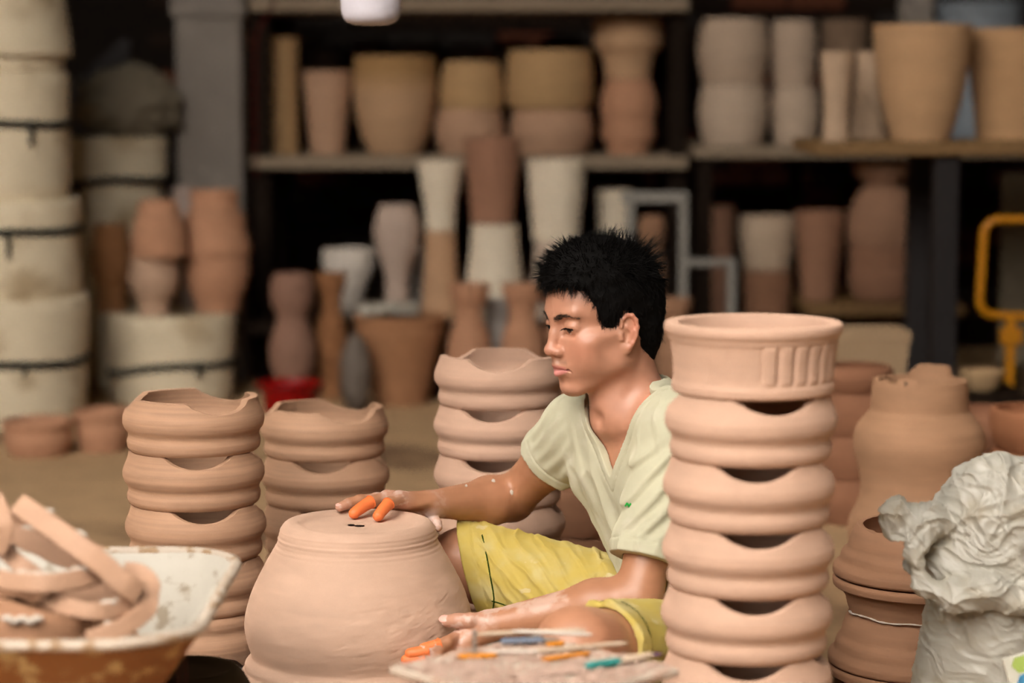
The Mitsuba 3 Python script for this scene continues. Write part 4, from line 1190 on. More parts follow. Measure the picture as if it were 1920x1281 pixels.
class Solid:
    """Bones and muscles joined one after another with soft seams: ('+', p, k) adds, ('-', p, k) carves."""
    def __init__(s, ops):
        s.ops = ops
        s.plus = np.array([o[0] == '+' for o in ops])
        s.k = np.array([o[2] for o in ops])
        s.rc = [i for i, o in enumerate(ops) if isinstance(o[1], RC)]
        s.el = [i for i, o in enumerate(ops) if isinstance(o[1], EL)]
        s.sub = [i for i, o in enumerate(ops) if isinstance(o[1], Solid)]
        g = lambda idx, at_: np.array([getattr(ops[i][1], at_) for i in idx], float)
        s.A, s.AB, s.L2, s.RA, s.RB = (g(s.rc, x) for x in ('a', 'ab', 'l2', 'ra', 'rb'))
        s.EC, s.ER, s.EM = (g(s.el, x) for x in ('c', 'r', 'R'))

    def near(s, C):
        """The distance from one point to each bone and muscle."""
        d = np.full(len(s.ops), -1e3)
        if s.rc:
            q = C - s.A
            t = np.clip((q * s.AB).sum(1) / s.L2, 0, 1)
            d[s.rc] = np.linalg.norm(q - t[:, None] * s.AB, axis=1) - (s.RA + (s.RB - s.RA) * t)
        if s.el:
            u = np.einsum('nij,nj->ni', s.EM, C - s.EC) / s.ER
            k0 = np.sqrt((u * u).sum(1)) + 1e-9
            w = u / s.ER
            d[s.el] = k0 * (k0 - 1) / (np.sqrt((w * w).sum(1)) + 1e-9)
        for i in s.sub:
            o = s.ops[i][1]
            d[i] = o.near(C)[o.plus].min()
        return d

    def __call__(s, P, C=None, rad=None):
        keep = s.ops
        if C is not None:
            ds = s.near(C)
            dm = max(ds[s.plus].min(), 0)
            keep = [o for o, y in zip(s.ops, np.where(s.plus, ds < dm + 3.2 * rad + s.k, ds < 2.6 * rad + s.k)) if y]
        out = None
        for op, p, k in keep:
            d = p(P, C, rad) if callable(p) else p.d(P)
            if out is None:
                out = d
            elif op == '+':
                out = smin(out, d, k)
            else:
                out = -smin(-out, d, k)
        return out


def polygonise(f, lo, hi, h, blk=14):
    """Surface net of f = 0 in the box lo..hi with cells of size h."""
    lo = np.asarray(lo, float)
    n = np.ceil((np.asarray(hi, float) - lo) / h).astype(int) + 1
    n = ((n + blk - 1) // blk) * blk
    D = np.ones(n, np.float32)
    nb = n // blk
    bi = np.stack(np.meshgrid(*[np.arange(k) for k in nb], indexing='ij'), -1).reshape(-1, 3)
    cen = (lo + (bi * blk + (blk - 1) / 2) * h).astype(np.float32)
    rad = h * blk * math.sqrt(3) / 2
    fc = f(cen)
    off = np.stack(np.meshgrid(*[np.arange(blk)] * 3, indexing='ij'), -1).reshape(-1, 3) * h
    for b, c, v in zip(bi, cen, fc):
        sl = tuple(slice(k * blk, (k + 1) * blk) for k in b)
        if abs(v) > 1.6 * rad + .02:
            D[sl] = 1 if v > 0 else -1
        else:
            P = (lo + b * blk * h + off).astype(np.float32)
            D[sl] = f(P, c, rad).reshape(blk, blk, blk)
    s = D < 0
    cs = [s[i:n[0] - 1 + i, j:n[1] - 1 + j, k:n[2] - 1 + k] for i in (0, 1) for j in (0, 1) for k in (0, 1)]
    mixed = np.logical_or.reduce(cs) & ~np.logical_and.reduce(cs)
    idx = np.argwhere(mixed)
    num = -np.ones(mixed.shape, np.int64)
    num[mixed] = np.arange(len(idx))
    cor = np.array([(i, j, k) for i in (0, 1) for j in (0, 1) for k in (0, 1)])
    vals = np.stack([D[tuple((idx + c).T)] for c in cor], 1)
    acc, cnt = np.zeros((len(idx), 3)), np.zeros(len(idx))
    for a in range(8):
        for b in range(a + 1, 8):
            if np.abs(cor[a] - cor[b]).sum() != 1:
                continue
            va, vb = vals[:, a], vals[:, b]
            m = (va < 0) != (vb < 0)
            t = np.where(m, va / np.where(m, va - vb, 1), 0)
            acc += np.where(m[:, None], cor[a] + t[:, None] * (cor[b] - cor[a]), 0)
            cnt += m
    V = lo + (idx + acc / cnt[:, None]) * h
    F = []
    for ax in range(3):
        u, w = (ax + 1) % 3, (ax + 2) % 3
        s0 = [slice(0, n[k] - 1) for k in range(3)]
        s1 = list(s0)
        s1[ax] = slice(1, n[ax])
        A, B = s[tuple(s0)], s[tuple(s1)]
        e = np.argwhere(A != B)
        e = e[(e[:, u] > 0) & (e[:, w] > 0)]
        du, dw = np.eye(3, dtype=int)[u], np.eye(3, dtype=int)[w]
        q = np.stack([num[tuple((e - du - dw).T)], num[tuple((e - dw).T)], num[tuple(e.T)], num[tuple((e - du).T)]], 1)
        ins = A[tuple(e.T)]
        q[~ins] = q[~ins][:, ::-1]
        F.append(q[(q >= 0).all(1)])
    q = np.vstack(F)
    return trimesh.Trimesh(V, np.vstack([q[:, [0, 1, 2]], q[:, [0, 2, 3]]]), process=False)


def nrm(v):
    return np.asarray(v, float) / np.linalg.norm(v)


# ---------------------------------------------------------------- the potter: joints
OH = None
yaw, hp, roll = math.radians(HEAD_YAW), math.radians(HEAD_PITCH), math.radians(HEAD_ROLL)
F0, L0 = np.array([-math.cos(yaw), -math.sin(yaw), 0]), np.array([math.sin(yaw), -math.cos(yaw), 0])
HF = F0 * math.cos(hp) - np.array([0, 0, math.sin(hp)])
HU = np.array([0, 0, math.cos(hp)]) + F0 * math.sin(hp)
HL, HU = L0 * math.cos(roll) + HU * math.sin(roll), HU * math.cos(roll) - L0 * math.sin(roll)
HR = np.stack([HF, HL, HU])                                  # rows: forward, left, up
HS = .96
OH = at(1180, 623, 3.882) - HS * np.array([-.003, .078, -.003]) @ HR


def hd(f, l, u):
    return OH + HS * (np.array([f, l, u]) @ HR)


def both(fn):
    return [fn(1), fn(-1)]


shR, shL = at(1088, 806, 4.06), at(1272, 806, 3.86)
elR, wrR = at(960, 936, 4.20), at(812, 945, 4.058)
elL, wrL = at(1196, 1122, 3.77), at(922, 1172, 3.80)
hipR, hipL = np.array([.255, 4.0, .11]), np.array([.31, 3.80, .105])
knR, knL = at(866, 1056, 4.12), at(1080, 1214, 3.47)
anR, toR = np.array([-.36, 4.34, .06]), np.array([-.50, 4.40, .035])
anL, toL = np.array([.165, 3.80, .055]), np.array([.05, 3.86, .04])
TL = nrm((shL - shR) * [1, 1, 0])
TF = np.array([-abs(TL[1]), -abs(TL[0]), 0])
TF = nrm(TF - TL * (TF @ TL))
mid = (shR + shL) / 2
spine = nrm(mid - np.array([.25, 3.94, .28]))
TU = nrm(spine - TL * (spine @ TL))
TF = np.cross(TL, TU)
if TF[0] > 0:
    TF = -TF
TR = np.stack([TF, TL, TU])
chest_c = mid - TF * .045 - TU * .075
nb = mid - TF * .016 + TU * .043
PL = nrm(hipL - hipR)
PF = nrm(np.array([-1, -.25, 0]) - PL * (np.array([-1, -.25, 0]) @ PL))
PRr = np.stack([PF, PL, np.cross(PF, PL)])


def head_ops():
    o = []
    A = lambda p, k: o.append(('+', p, k))
    S = lambda p, k: o.append(('-', p, k))
    E = lambda c, r, R=HR: EL(hd(*c), np.array(r) * HS, R)
    B = lambda a, b, ra, rb: RC(hd(*a), hd(*b), ra * HS, rb * HS)
    A(E((-.002, 0, .052), (.093, .074, .080)), .01)
    A(E((.045, 0, .046), (.051, .060, .050)), .02)
    A(E((.045, 0, -.018), (.052, .058, .052)), .02)
    for s in (1, -1):
        A(B((.012, s * .052, -.050), (.070, s * .014, -.091), .017, .0135), .022)
        A(B((.004, s * .058, -.006), (.012, s * .052, -.050), .014, .016), .02)
        A(E((.062, s * .043, -.012), (.019, .019, .016)), .02)
        A(E((.020, s * .062, -.004), (.032, .010, .009)), .018)
        A(E((.064, s * .030, -.042), (.022, .021, .024)), .02)
        A(E((.036, s * .047, -.034), (.036, .0165, .032)), .02)
    A(E((.046, 0, -.060), (.042, .040, .036)), .025)
    A(E((.0785, 0, -.090), (.0135, .018, .0135)), .014)
    A(E((.074, 0, -.055), (.026, .027, .026)), .016)
    for s in (1, -1):
        A(B((.0925, s * .010, .0355), (.079, s * .044, .040), .0075, .0065), .012)
        S(E((.099, s * .031, .017), (.015, .018, .0125)), .014)
        A(E((.0775, s * .0325, .0165), (.0145, .0165, .0125)), .006)
        S(B((.0955, s * .0165, .0290), (.0845, s * .0465, .0285), .0016, .0012), .005)
        S(B((.0955, s * .0195, .0128), (.0875, s * .0450, .0116), .0038, .0026), .0025)
        S(B((.0915, s * .018, .0018), (.083, s * .040, -.0005), .0014, .0012), .006)
    A(B((.0915, 0, .030), (.0985, 0, .004), .0068, .0072), .012)
    A(B((.0985, 0, .004), (.1065, 0, -.020), .0070, .0100), .008)
    A(E((.1075, 0, -.0225), (.0110, .0120, .0098)), .006)
    for s in (1, -1):
        A(E((.0990, s * .0145, -.0255), (.0108, .0076, .0086)), .006)
        S(E((.1045, s * .0072, -.0345), (.0055, .0038, .0038)), .003)
    A(B((.0985, 0, -.033), (.0995, 0, -.046), .0052, .0050), .008)
    A(B((.1015, .004, -.0485), (.0890, .0215, -.0545), .0046, .0022), .005)
    A(B((.1015, -.004, -.0485), (.0890, -.0215, -.0545), .0046, .0022), .005)
    A(B((.0985, .000, -.0645), (.0880, .0205, -.0590), .0062, .0026), .005)
    A(B((.0985, .000, -.0645), (.0880, -.0205, -.0590), .0062, .0026), .005)
    for s in (1, -1):
        S(B((.1075, 0, -.0560), (.0905, s * .0240, -.0570), .0016, .0011), .0022)
        S(B((.0900, s * .0245, -.0565), (.0878, s * .0270, -.0595), .0006, .0005), .006)
    S(B((.0965, -.012, -.0770), (.0965, .012, -.0770), .0036, .0036), .014)
    return o


def ear_ops(s):
    """Helix rim, hollow, inner fold, lobe and tragus; the ear leans back and stands off the head."""
    c0 = np.array([.006, s * .0735, -.004])
    back = nrm(np.array([-.93, s * .36, -.08]))
    up = nrm(np.array([-.22, s * .10, .97]))
    up = nrm(up - back * (up @ back))
    P3 = lambda x, y, z=0.0: hd(*(c0 + back * x + up * y + np.cross(back, up) * z * -s * (1 if s > 0 else 1)))
    out_n = nrm(np.cross(back, up))
    if out_n[1] * s < 0:
        out_n = -out_n
    Q = lambda x, y, z=0.0: hd(*(c0 + back * x + up * y + out_n * z))
    o = []
    Rl = np.stack([back @ HR, up @ HR, out_n @ HR])
    o.append(('+', EL(Q(.007, .003, -.001), (.0165, .0270, .0042), Rl), .004))
    hel = [(-.004, .012), (-.002, .024), (.006, .0315), (.015, .0305), (.0215, .022), (.0235, .010), (.021, -.004), (.0155, -.016), (.009, -.024)]
    for a_, b_ in zip(hel[:-1], hel[1:]):
        o.append(('+', RC(Q(*a_, .0035), Q(*b_, .0035), .0034, .0033), .003))
    o.append(('+', EL(Q(.0045, -.0255, .001), (.0085, .0095, .0045), Rl), .005))
    o.append(('-', EL(Q(.006, -.003, .0075), (.0085, .0115, .0065), Rl), .003))
    o.append(('-', RC(Q(.004, .019, .0065), Q(.0165, .013, .0065), .0034, .0030), .003))
    o.append(('+', RC(Q(.006, .012, .0030), Q(.0155, .002, .0032), .0026, .0028), .004))
    o.append(('+', RC(Q(.0155, .002, .0032), Q(.0095, -.013, .0030), .0028, .0024), .004))
    o.append(('+', RC(Q(-.0045, -.001, .003), Q(-.0035, -.009, .004), .0038, .0034), .004))
    return o


def finger(pts, rad):
    return [('+', RC(a, b, ra, rb), .0035) for a, b, ra, rb in zip(pts[:-1], pts[1:], rad[:-1], rad[1:])]


# right hand, palm down on the foot of the pot (top of the foot at z = .301 ... .308)
RHm = {'index': at(748, 933, 4.005), 'middle': at(726, 932, 4.030), 'ring': at(706, 937, 4.052), 'little': at(700, 944, 4.072)}
RHt = {'index': np.array(at(709, 976, 3.950)), 'middle': np.array(at(664, 973, 3.975)), 'ring': np.array(at(637, 963, 4.012)), 'little': np.array(at(652, 953, 4.050))}
RHf = {}
for f_ in RHm:
    a_, b_ = RHm[f_], RHt[f_].copy()
    b_[2] = .3118 if f_ in ('index', 'middle') else .3155
    k_ = a_ + (b_ - a_) * .46 + np.array([0, 0, .0050])
    k2 = a_ + (b_ - a_) * .76 + np.array([0, 0, .0035])
    RHf[f_] = [a_, k_, k2, b_]
RHr = {'index': [.0110, .0097, .0088, .0078], 'middle': [.0112, .0099, .0090, .0080], 'ring': [.0106, .0094, .0085, .0075], 'little': [.0096, .0085, .0076, .0066]}
RTh = [at(800, 957, 4.060), at(811, 971, 4.052), at(818, 982, 4.042), at(821, 989, 4.036)]


def handR_ops():
    o = []
    for f_ in RHm:
        o.append(('+', RC(wrR + (RHm[f_] - wrR) * .16, RHm[f_], .0150, .0124), .012))
    o.append(('+', EL((wrR + (RHm['index'] + RHm['ring']) / 2) / 2 - [0, 0, .001], (.042, .032, .0105), np.stack([nrm(RHm['middle'] - wrR), nrm(np.cross([0, 0, 1], RHm['middle'] - wrR)), np.array([0, 0, 1])])), .012))
    for f_ in RHf:
        o += finger(RHf[f_], RHr[f_])
    o += [('+', RC(wrR + (RTh[0] - wrR) * .3, RTh[0], .015, .0125), .012)] + finger(RTh, [.0120, .0100, .0092, .0078])
    return o


# left hand, gripping the lower right side of the pot
LHb = at(884, 1186, 3.800)
LHm = {'index': at(862, 1192, 3.802), 'middle': at(856, 1204, 3.790), 'ring': at(854, 1216, 3.785), 'little': at(860, 1226, 3.785)}
LHt = {'index': at(796, 1216, 3.748), 'middle': at(770, 1226, 3.742), 'ring': at(762, 1238, 3.742), 'little': at(780, 1248, 3.742)}
LHf = {f_: [LHm[f_], LHm[f_] + (LHt[f_] - LHm[f_]) * .45 + np.array([.006, -.014, .002]), LHm[f_] + (LHt[f_] - LHm[f_]) * .76 + np.array([.003, -.009, .001]), LHt[f_]] for f_ in LHm}
LTh = [at(908, 1166, 3.795), at(882, 1164, 3.788), at(858, 1164, 3.792), at(838, 1165, 3.800)]


def handL_ops():
    o = []
    for f_ in LHm:
        o.append(('+', RC(wrL + (LHm[f_] - wrL) * .14, LHm[f_], .0155, .0108), .012))
    o.append(('+', RC(wrL, LHb, .020, .015), .012))
    for f_ in LHf:
        o += finger(LHf[f_], RHr[f_])
    o += [('+', RC(wrL, LTh[0], .017, .0145), .012)] + finger(LTh, [.0150, .0125, .0118, .0098])
    return o


torso_ops = [
    ('+', EL(chest_c, (.098, .150, .135), TR), .03),
    ('+', EL(np.array([.290, 3.955, .245]), (.090, .138, .130), TR), .06),
    ('+', EL((hipR + hipL) / 2 + [.03, .0, .02], (.115, .160, .105), PRr), .05),
    ('+', RC(nb - TU * .012, shR, .045, .048), .03), ('+', RC(nb - TU * .012, shL, .045, .048), .03),
    ('+', EL(mid + TF * .018 + TL * .065 - TU * .060, (.030, .060, .050), TR), .03),
    ('+', EL(mid + TF * .018 - TL * .065 - TU * .060, (.030, .060, .050), TR), .03),
]
neck_ops = [
    ('+', RC(hd(-.020, 0, -.020), nb, .050, .055), .025),
    ('+', RC(hd(.008, 0, -.078), mid + TF * .030 + TU * .030, .023, .030), .035),
    ('+', RC(hd(-.022, .052, -.022), mid + TF * .040 + TL * .014 + TU * .022, .0125, .0100), .012),
    ('+', RC(hd(-.022, -.052, -.022), mid + TF * .040 - TL * .014 + TU * .022, .0125, .0100), .012),
    ('+', RC(mid + TF * .036 + TL * .020 + TU * .018, shL + TF * .01 + TU * .012, .010, .012), .014),
    ('+', RC(mid + TF * .036 - TL * .020 + TU * .018, shR + TF * .01 + TU * .012, .010, .012), .014),
    ('-', EL(mid + TF * .060 + TU * .034, (.009, .008, .010), TR), .018),
]


def arm_ops(sh, el, wr):
    m1, m2 = sh + (el - sh) * .45, el + (wr - el) * .28
    return [('+', RC(sh, m1, .051, .043), .03), ('+', RC(m1, el, .042, .036), .02), ('+', RC(el, m2, .037, .041), .02), ('+', RC(m2, wr, .039, .0235), .02)]


def leg_ops(hip, kn, an, to):
    sh = kn - an
    return [('+', RC(hip, kn, .085, .056), .04), ('+', RC(kn, kn + (hip - kn) * .06, .055, .055), .02), ('+', RC(kn, an + sh * .68, .048, .052), .02), ('+', RC(an + sh * .68, an, .050, .034), .02), ('+', RC(an, to, .034, .026), .015)]


head_s = Solid(head_ops() + ear_ops(1) + ear_ops(-1))
trunk_s = Solid(torso_ops + neck_ops)
armR_s, armL_s = Solid(arm_ops(shR, elR, wrR) + handR_ops()), Solid(arm_ops(shL, elL, wrL) + handL_ops())
legR_s, legL_s = Solid(leg_ops(hipR, knR, anR, toR)), Solid(leg_ops(hipL, knL, anL, toL))
body_s = Solid([('+', trunk_s, .02), ('+', head_s, .022), ('+', armR_s, .025), ('+', armL_s, .025), ('+', legR_s, .03), ('+', legL_s, .006)])


def boxed(m, boxes, inside, slack=0.0):
    c = m.triangles_center
    k = np.zeros(len(c), bool)
    for lo, hi in boxes:
        k |= ((c > np.asarray(lo) + slack) & (c < np.asarray(hi) - slack)).all(1)
    m2 = m.copy()
    m2.update_faces(k if inside else ~k)
    m2.remove_unreferenced_vertices()
    return m2


hcen = hd(0, 0, .02)
HB_ = (hcen - [.15, .15, .135], hcen + [.15, .15, .175])
rh = np.array(list(RHm.values()) + list(RHt.values()) + RTh)
RB_ = (rh.min(0) - .025, rh.max(0) + .025)
lh = np.array(list(LHm.values()) + list(LHt.values()) + LTh)
LB_ = (lh.min(0) - .025, lh.max(0) + .025)
hh = FINE
coarse = polygonise(body_s, (-.56, 3.36, .0), (.50, 4.46, .64), 2.2 * hh + .0005)
fine = [polygonise(body_s, HB_[0] - .006, HB_[1] + .006, hh), polygonise(body_s, RB_[0] - .006, RB_[1] + .006, hh), polygonise(body_s, LB_[0] - .006, LB_[1] + .006, hh)]
body = cat([boxed(coarse, [HB_, RB_, LB_], False, .002)] + [boxed(m, [b], True) for m, b in zip(fine, (HB_, RB_, LB_))])


# skin: base tone, sunburnt arms and legs, pinker lips, ears, nose and knuckles, clay dust on the hands
def skin_colours(v):
    L = (v - OH) @ HR.T / HS
    base = np.array([.43, .203, .128])
    tan = np.array([.37, .168, .090])
    c = np.tile(base, (len(v), 1))
    far_head = np.linalg.norm(v - OH, axis=1)
    t = np.clip((far_head - .13) / .14, 0, 1)[:, None]
    c = c * (1 - t) + tan * t
    def blend(mask, col, amt):
        nonlocal c
        m = np.clip(mask, 0, 1)[:, None] * amt
        c = c * (1 - m) + np.array(col) * m
    g = lambda p, r: np.exp(-(np.linalg.norm((L - np.array(p)) / np.array(r), axis=1)) ** 2)
    inhead = far_head < .16
    blend(inhead * (g((.072, .045, -.022), (.03, .03, .022)) + g((.072, -.045, -.022), (.03, .03, .022))), (.46, .175, .105), .55)
    blend(inhead * g((.110, 0, -.022), (.014, .018, .014)), (.48, .20, .13), .6)
    blend(inhead * np.clip((np.abs(L[:, 1]) - .078) / .006, 0, 1) * (L[:, 0] < .01), (.50, .19, .12), .7)
    zl = L[:, 2]
    yl = np.abs(L[:, 1])
    ucurve = -.0465 - yl * .20 - .0016 * np.exp(-(yl / .003) ** 2)
    lcurve = -.0712 + yl * .42
    lip = (L[:, 0] > .08) & (yl < .0235)
    up_ = lip * np.clip((ucurve - zl) / .0015, 0, 1) * np.clip((zl + .0575 + .0008) / .0012, 0, 1)
    lo_ = lip * np.clip((zl - lcurve) / .0018, 0, 1) * np.clip((-.0562 - zl) / .0012, 0, 1)
    blend(up_, (.42, .14, .115), .85)
    blend(lo_, (.56, .205, .19), .85)
    blend(lip * np.exp(-((zl + .0567) / .0013) ** 2), (.20, .05, .04), .7)  # shade between the lips painted as a dark line
    # moustache and chin stubble
    st = meshkit.noise(v * 700)
    blend(inhead * (L[:, 0] > .078) * (yl < .026) * np.exp(-((zl + .041 - yl * -.12) / .0048) ** 2) * (.5 + .5 * st), (.20, .125, .09), .50)
    blend(inhead * g((.085, 0, -.096), (.018, .020, .010)) * (.5 + .5 * st), (.22, .13, .09), .35)
    # eyelid creases: their shade painted darker into the skin
    for s in (1, -1):
        blend(inhead * np.exp(-(((L - np.array([.088, s * .032, .0165])) / np.array([.02, .015, .0042])) ** 2).sum(1)), (.34, .15, .085), .35)
    # dust
    for pts, R_ in ((list(RHm.values()) + list(RHt.values()) + RTh + [wrR], .030), (list(LHm.values()) + list(LHt.values()) + LTh + [wrL], .030)):
        d = cKDTree(np.array(pts)).query(v)[0]
        n_ = meshkit.fbm(v * 85, 4, 3)
        m = np.clip((R_ - d) / .02, 0, 1)
        blend(m, (.47, .26, .19), .6)
        blend(m * np.clip((n_ - .50) / .12, 0, 1), (.62, .50, .44), .45)
    d = np.linalg.norm(v - RTh[0], axis=1)
    blend(np.clip((.034 - d) / .014, 0, 1) * np.clip((meshkit.fbm(v * 60, 3, 5) - .3) / .15, 0, 1), (.64, .52, .47), .75)
    # forearm dust, left
    t_ = np.clip(((v - elL) @ (wrL - elL)) / ((wrL - elL) @ (wrL - elL)), 0, 1)
    dl = np.linalg.norm(v - (elL + t_[:, None] * (wrL - elL)), axis=1)
    blend((dl < .055) * (t_ > .35) * np.clip((v[:, 2] - (elL + t_[:, None] * (wrL - elL))[:, 2]) / .02, 0, 1) * np.clip((meshkit.fbm(v * 40, 4, 8) - .5) / .1, 0, 1), (.56, .42, .35), .5)
    # knees
    for k_ in (knR, knL):
        blend(np.exp(-(np.linalg.norm(v - k_, axis=1) / .055) ** 2), (.53, .26, .17), .5)
    c *= (.93 + .14 * meshkit.fbm(v * 70, 3, 9))[:, None]
    return c


scene['skin'] = two({'type': 'principled', 'base_color': {'type': 'mesh_attribute', 'name': 'vertex_color'}, 'roughness': .43, 'specular': .5})
man = thing('person', 'person in pale green V neck T-shirt and yellow shorts shaping the inverted pot', 'person')
part(man, 'body', body, 'skin', True, color=skin_colours(np.asarray(body.vertices)))

# eyes
for s in (1, -1):
    ec = hd(.0772, s * .0325, .0145)
    e = trimesh.creation.icosphere(5, .0122)
    gaze = nrm(np.array([.97, s * .10, -.10]) @ HR)
    cosg = (e.vertices / .0122) @ gaze
    col = np.where(cosg[:, None] > .905, np.array([.012, .008, .006]), np.where(cosg[:, None] > .80, np.array([.035, .016, .009]), np.array([.62, .54, .48])))
    e.apply_translation(ec)
    part(man, 'eye', e, 'eye_mat', True, color=col, label='dark eye looking down')
scene['eye_mat'] = two({'type': 'principled', 'base_color': {'type': 'mesh_attribute', 'name': 'vertex_color'}, 'roughness': .15, 'specular': .5})

# finger cots and nails
def cot(pts, rad, t0, dr_=.0013):
    p = np.array(pts)
    q = spline(p, 24)
    r_ = np.interp(np.linspace(0, 1, 24), np.linspace(0, 1, len(rad)), rad) + dr_
    m = np.linspace(0, 1, 24) >= t0
    q, r_ = q[m], r_[m]
    d_ = nrm(q[-1] - q[-2])
    cap = [q[-1] + d_ * r_[-1] * x for x in (.35, .7, .92, 1.02)]
    rc = [r_[-1] * x for x in (.94, .72, .42, .05)]
    r_ = np.r_[r_[0] + .0012, r_[0] + .0012, r_[0], r_[1:]]
    q = np.vstack([q[0], q[0] + (q[1] - q[0]) * .3, q[0] + (q[1] - q[0]) * .4, q[1:]])
    return tube(np.vstack([q, cap]), np.r_[r_, rc], 18)


for f_, t0 in (('index', .44), ('middle', .46)):
    part(man, 'finger_cot', cot(RHf[f_], RHr[f_], t0), 'orange_rubber', 50, label='orange rubber finger cot')
for f_, t0 in (('index', .68), ('middle', .66), ('ring', .66)):
    part(man, 'finger_cot', cot(LHf[f_], RHr[f_], t0), 'orange_rubber', 50, label='orange rubber finger cot')


def nail(tip, prev, up, r):
    d_ = nrm(tip - prev)
    u_ = nrm(up - d_ * (up @ d_))
    s_ = np.cross(d_, u_)
    m = trimesh.creation.icosphere(3, 1.0)
    m.vertices = m.vertices * np.array([r * .95, r * .70, r * .22])
    M = np.eye(4)
    M[:3, :3] = np.stack([d_, s_, u_], 1)
    M[:3, 3] = tip + u_ * r * .86 + d_ * r * .15
    m.apply_transform(M)
    return m


scene['nail_mat'] = pr((.66, .36, .29), .3, .5)
part(man, 'nail', nail(RHf['ring'][3], RHf['ring'][2], np.array([-.2, -.45, .86]), .0068), 'nail_mat', True)
part(man, 'nail', nail(LTh[3], LTh[2], np.array([-.1, -.75, .65]), .0098), 'nail_mat', True)

def surf_hit(f, px, py, y0, y1, n=900):
    """The first point of the solid f on the line through a pixel, between the distances y0 and y1."""
    ys = np.linspace(y0, y1, n)
    P = (at(px, py, y0)[None] + (at(px, py, y1) - at(px, py, y0))[None] * ((ys - y0) / (y1 - y0))[:, None]).astype(np.float32)
    v = f(P)
    i_ = int(np.argmax(v < 0))
    return P[i_].astype(float) if v[i_] < 0 else None


# clay specks on the right arm
for px, py, s in ((925, 903, .0042), (874, 912, .003), (959, 924, .0042)):
    best = surf_hit(armR_s, px, py, 4.0, 4.3)
    if best is not None:
        m = trimesh.creation.icosphere(2, 1.0)
        m.apply_scale([s * .8, .0016, s * 1.15])
        m.apply_translation(best)
        part(man, 'clay_speck', m, 'slip_white', True)

# ---------------------------------------------------------------- clothes
slR_end, slL_end = shR + (elR - shR) * SLEEVE_R, shL + (elL - shL) * SLEEVE_L
axR, axL = nrm(elR - shR), nrm(elL - shL)
sleeveR = Solid([('+', RC(shR, slR_end + axR * .04, .061, .060), .02)])
sleeveL = Solid([('+', RC(shL, slL_end + axL * .04, .063, .060), .02)])
shirt_core = Solid([('+', Solid(torso_ops[:2]), .03), ('+', Solid(torso_ops[3:]), .03)])
vapex = np.array([0.0, VAPEX])


def shirt_f(P, C=None, rad=None):
    q = (P - mid) @ TR.T.astype(np.float32)
    f_, l_, u_ = q[:, 0], q[:, 1], q[:, 2]
    d = shirt_core(P, C, rad) - .011
    d = smin(d, trunk_s(P, C, rad) - .0065, .012)
    sR, sL = sleeveR(P), sleeveL(P)
    hR_, hL_ = (P - slR_end.astype(np.float32)) @ axR.astype(np.float32), (P - slL_end.astype(np.float32)) @ axL.astype(np.float32)
    d = smin(d, np.maximum(sR, hR_), .026)
    d = smin(d, np.maximum(sL, hL_), .020)
    # folds
    W = meshkit.fbm(np.stack([l_ * 10, f_ * 10, u_ * 7], 1), 2, 4) - .5
    ph = l_ * 150 + u_ * 34 + W * 9
    body_fold = np.sin(ph) * (.0020 + .0030 * np.clip(W + .3, 0, 1)) * np.clip((l_ + .16) / .05, 0, 1) * np.clip((.075 - l_) / .05, 0, 1) * np.clip((u_ + .26) / .1, 0, 1)
    rg = np.abs(meshkit.fbm(np.stack([l_ * 22 + u_ * 5, f_ * 12, u_ * 6], 1), 3, 9) - .5)
    fold = body_fold + .010 * (.12 - np.clip(rg, 0, .12)) / .12 * .5
    dirL = nrm(at(1165, 1000, 3.8) - at(1245, 925, 3.8))
    perp = nrm(np.cross(dirL, [0, 1, 0]))
    w2 = meshkit.fbm(P * 9, 2, 5) - .5
    onL = np.clip((.030 - (sL + .0)) / .02, 0, 1) * np.clip((-hL_ - .020) / .015, 0, 1) * np.clip((hL_ + .19) / .04, 0, 1)
    fold = fold * (1 - onL) + onL * (.0036 * np.sin((P @ perp.astype(np.float32)) * 250 + w2 * 7))
    onR = np.clip((.030 - sR) / .02, 0, 1) * np.clip((-hR_ - .018) / .015, 0, 1) * np.clip((hR_ + .15) / .04, 0, 1)
    fold = fold * (1 - onR) + onR * (.0015 * np.sin((P @ nrm(np.cross(axR, TF)).astype(np.float32)) * 260 + w2 * 8 + hR_ * 30))
    nk = NECK_CUT.d(P)
    w_ = (np.abs(l_ - VSHIFT) * math.cos(VANG) - (u_ - vapex[1]) * math.sin(VANG))
    front = np.maximum(w_, .004 - f_)
    cut = smin(front, nk, .02)
    d = d - fold * np.clip((cut - .016) / .03, 0, 1)
    # hems: a flat band and a stitched groove
    for h_, s_ in ((hR_, sR), (hL_, sL)):
        near = s_ < .03
        d = d - near * (.0009 * (h_ > -.019) - .0018 * np.exp(-((h_ + .0205) / .0014) ** 2))
        d = np.maximum(d, np.where(near, h_, -1))
    # V neck
    d = d - (.0012 * ((cut < .0125) & (cut > -.01)) - .0020 * np.exp(-((cut - .0135) / .0013) ** 2))
    d = np.maximum(d, -cut)
    d = np.maximum(d, u_ - .120)
    # hollow: cloth, not a block
    d = np.maximum(d, -(wear_s(P, C, rad) - .0012))
    d = np.maximum(d, .125 - P[:, 2])
    return d


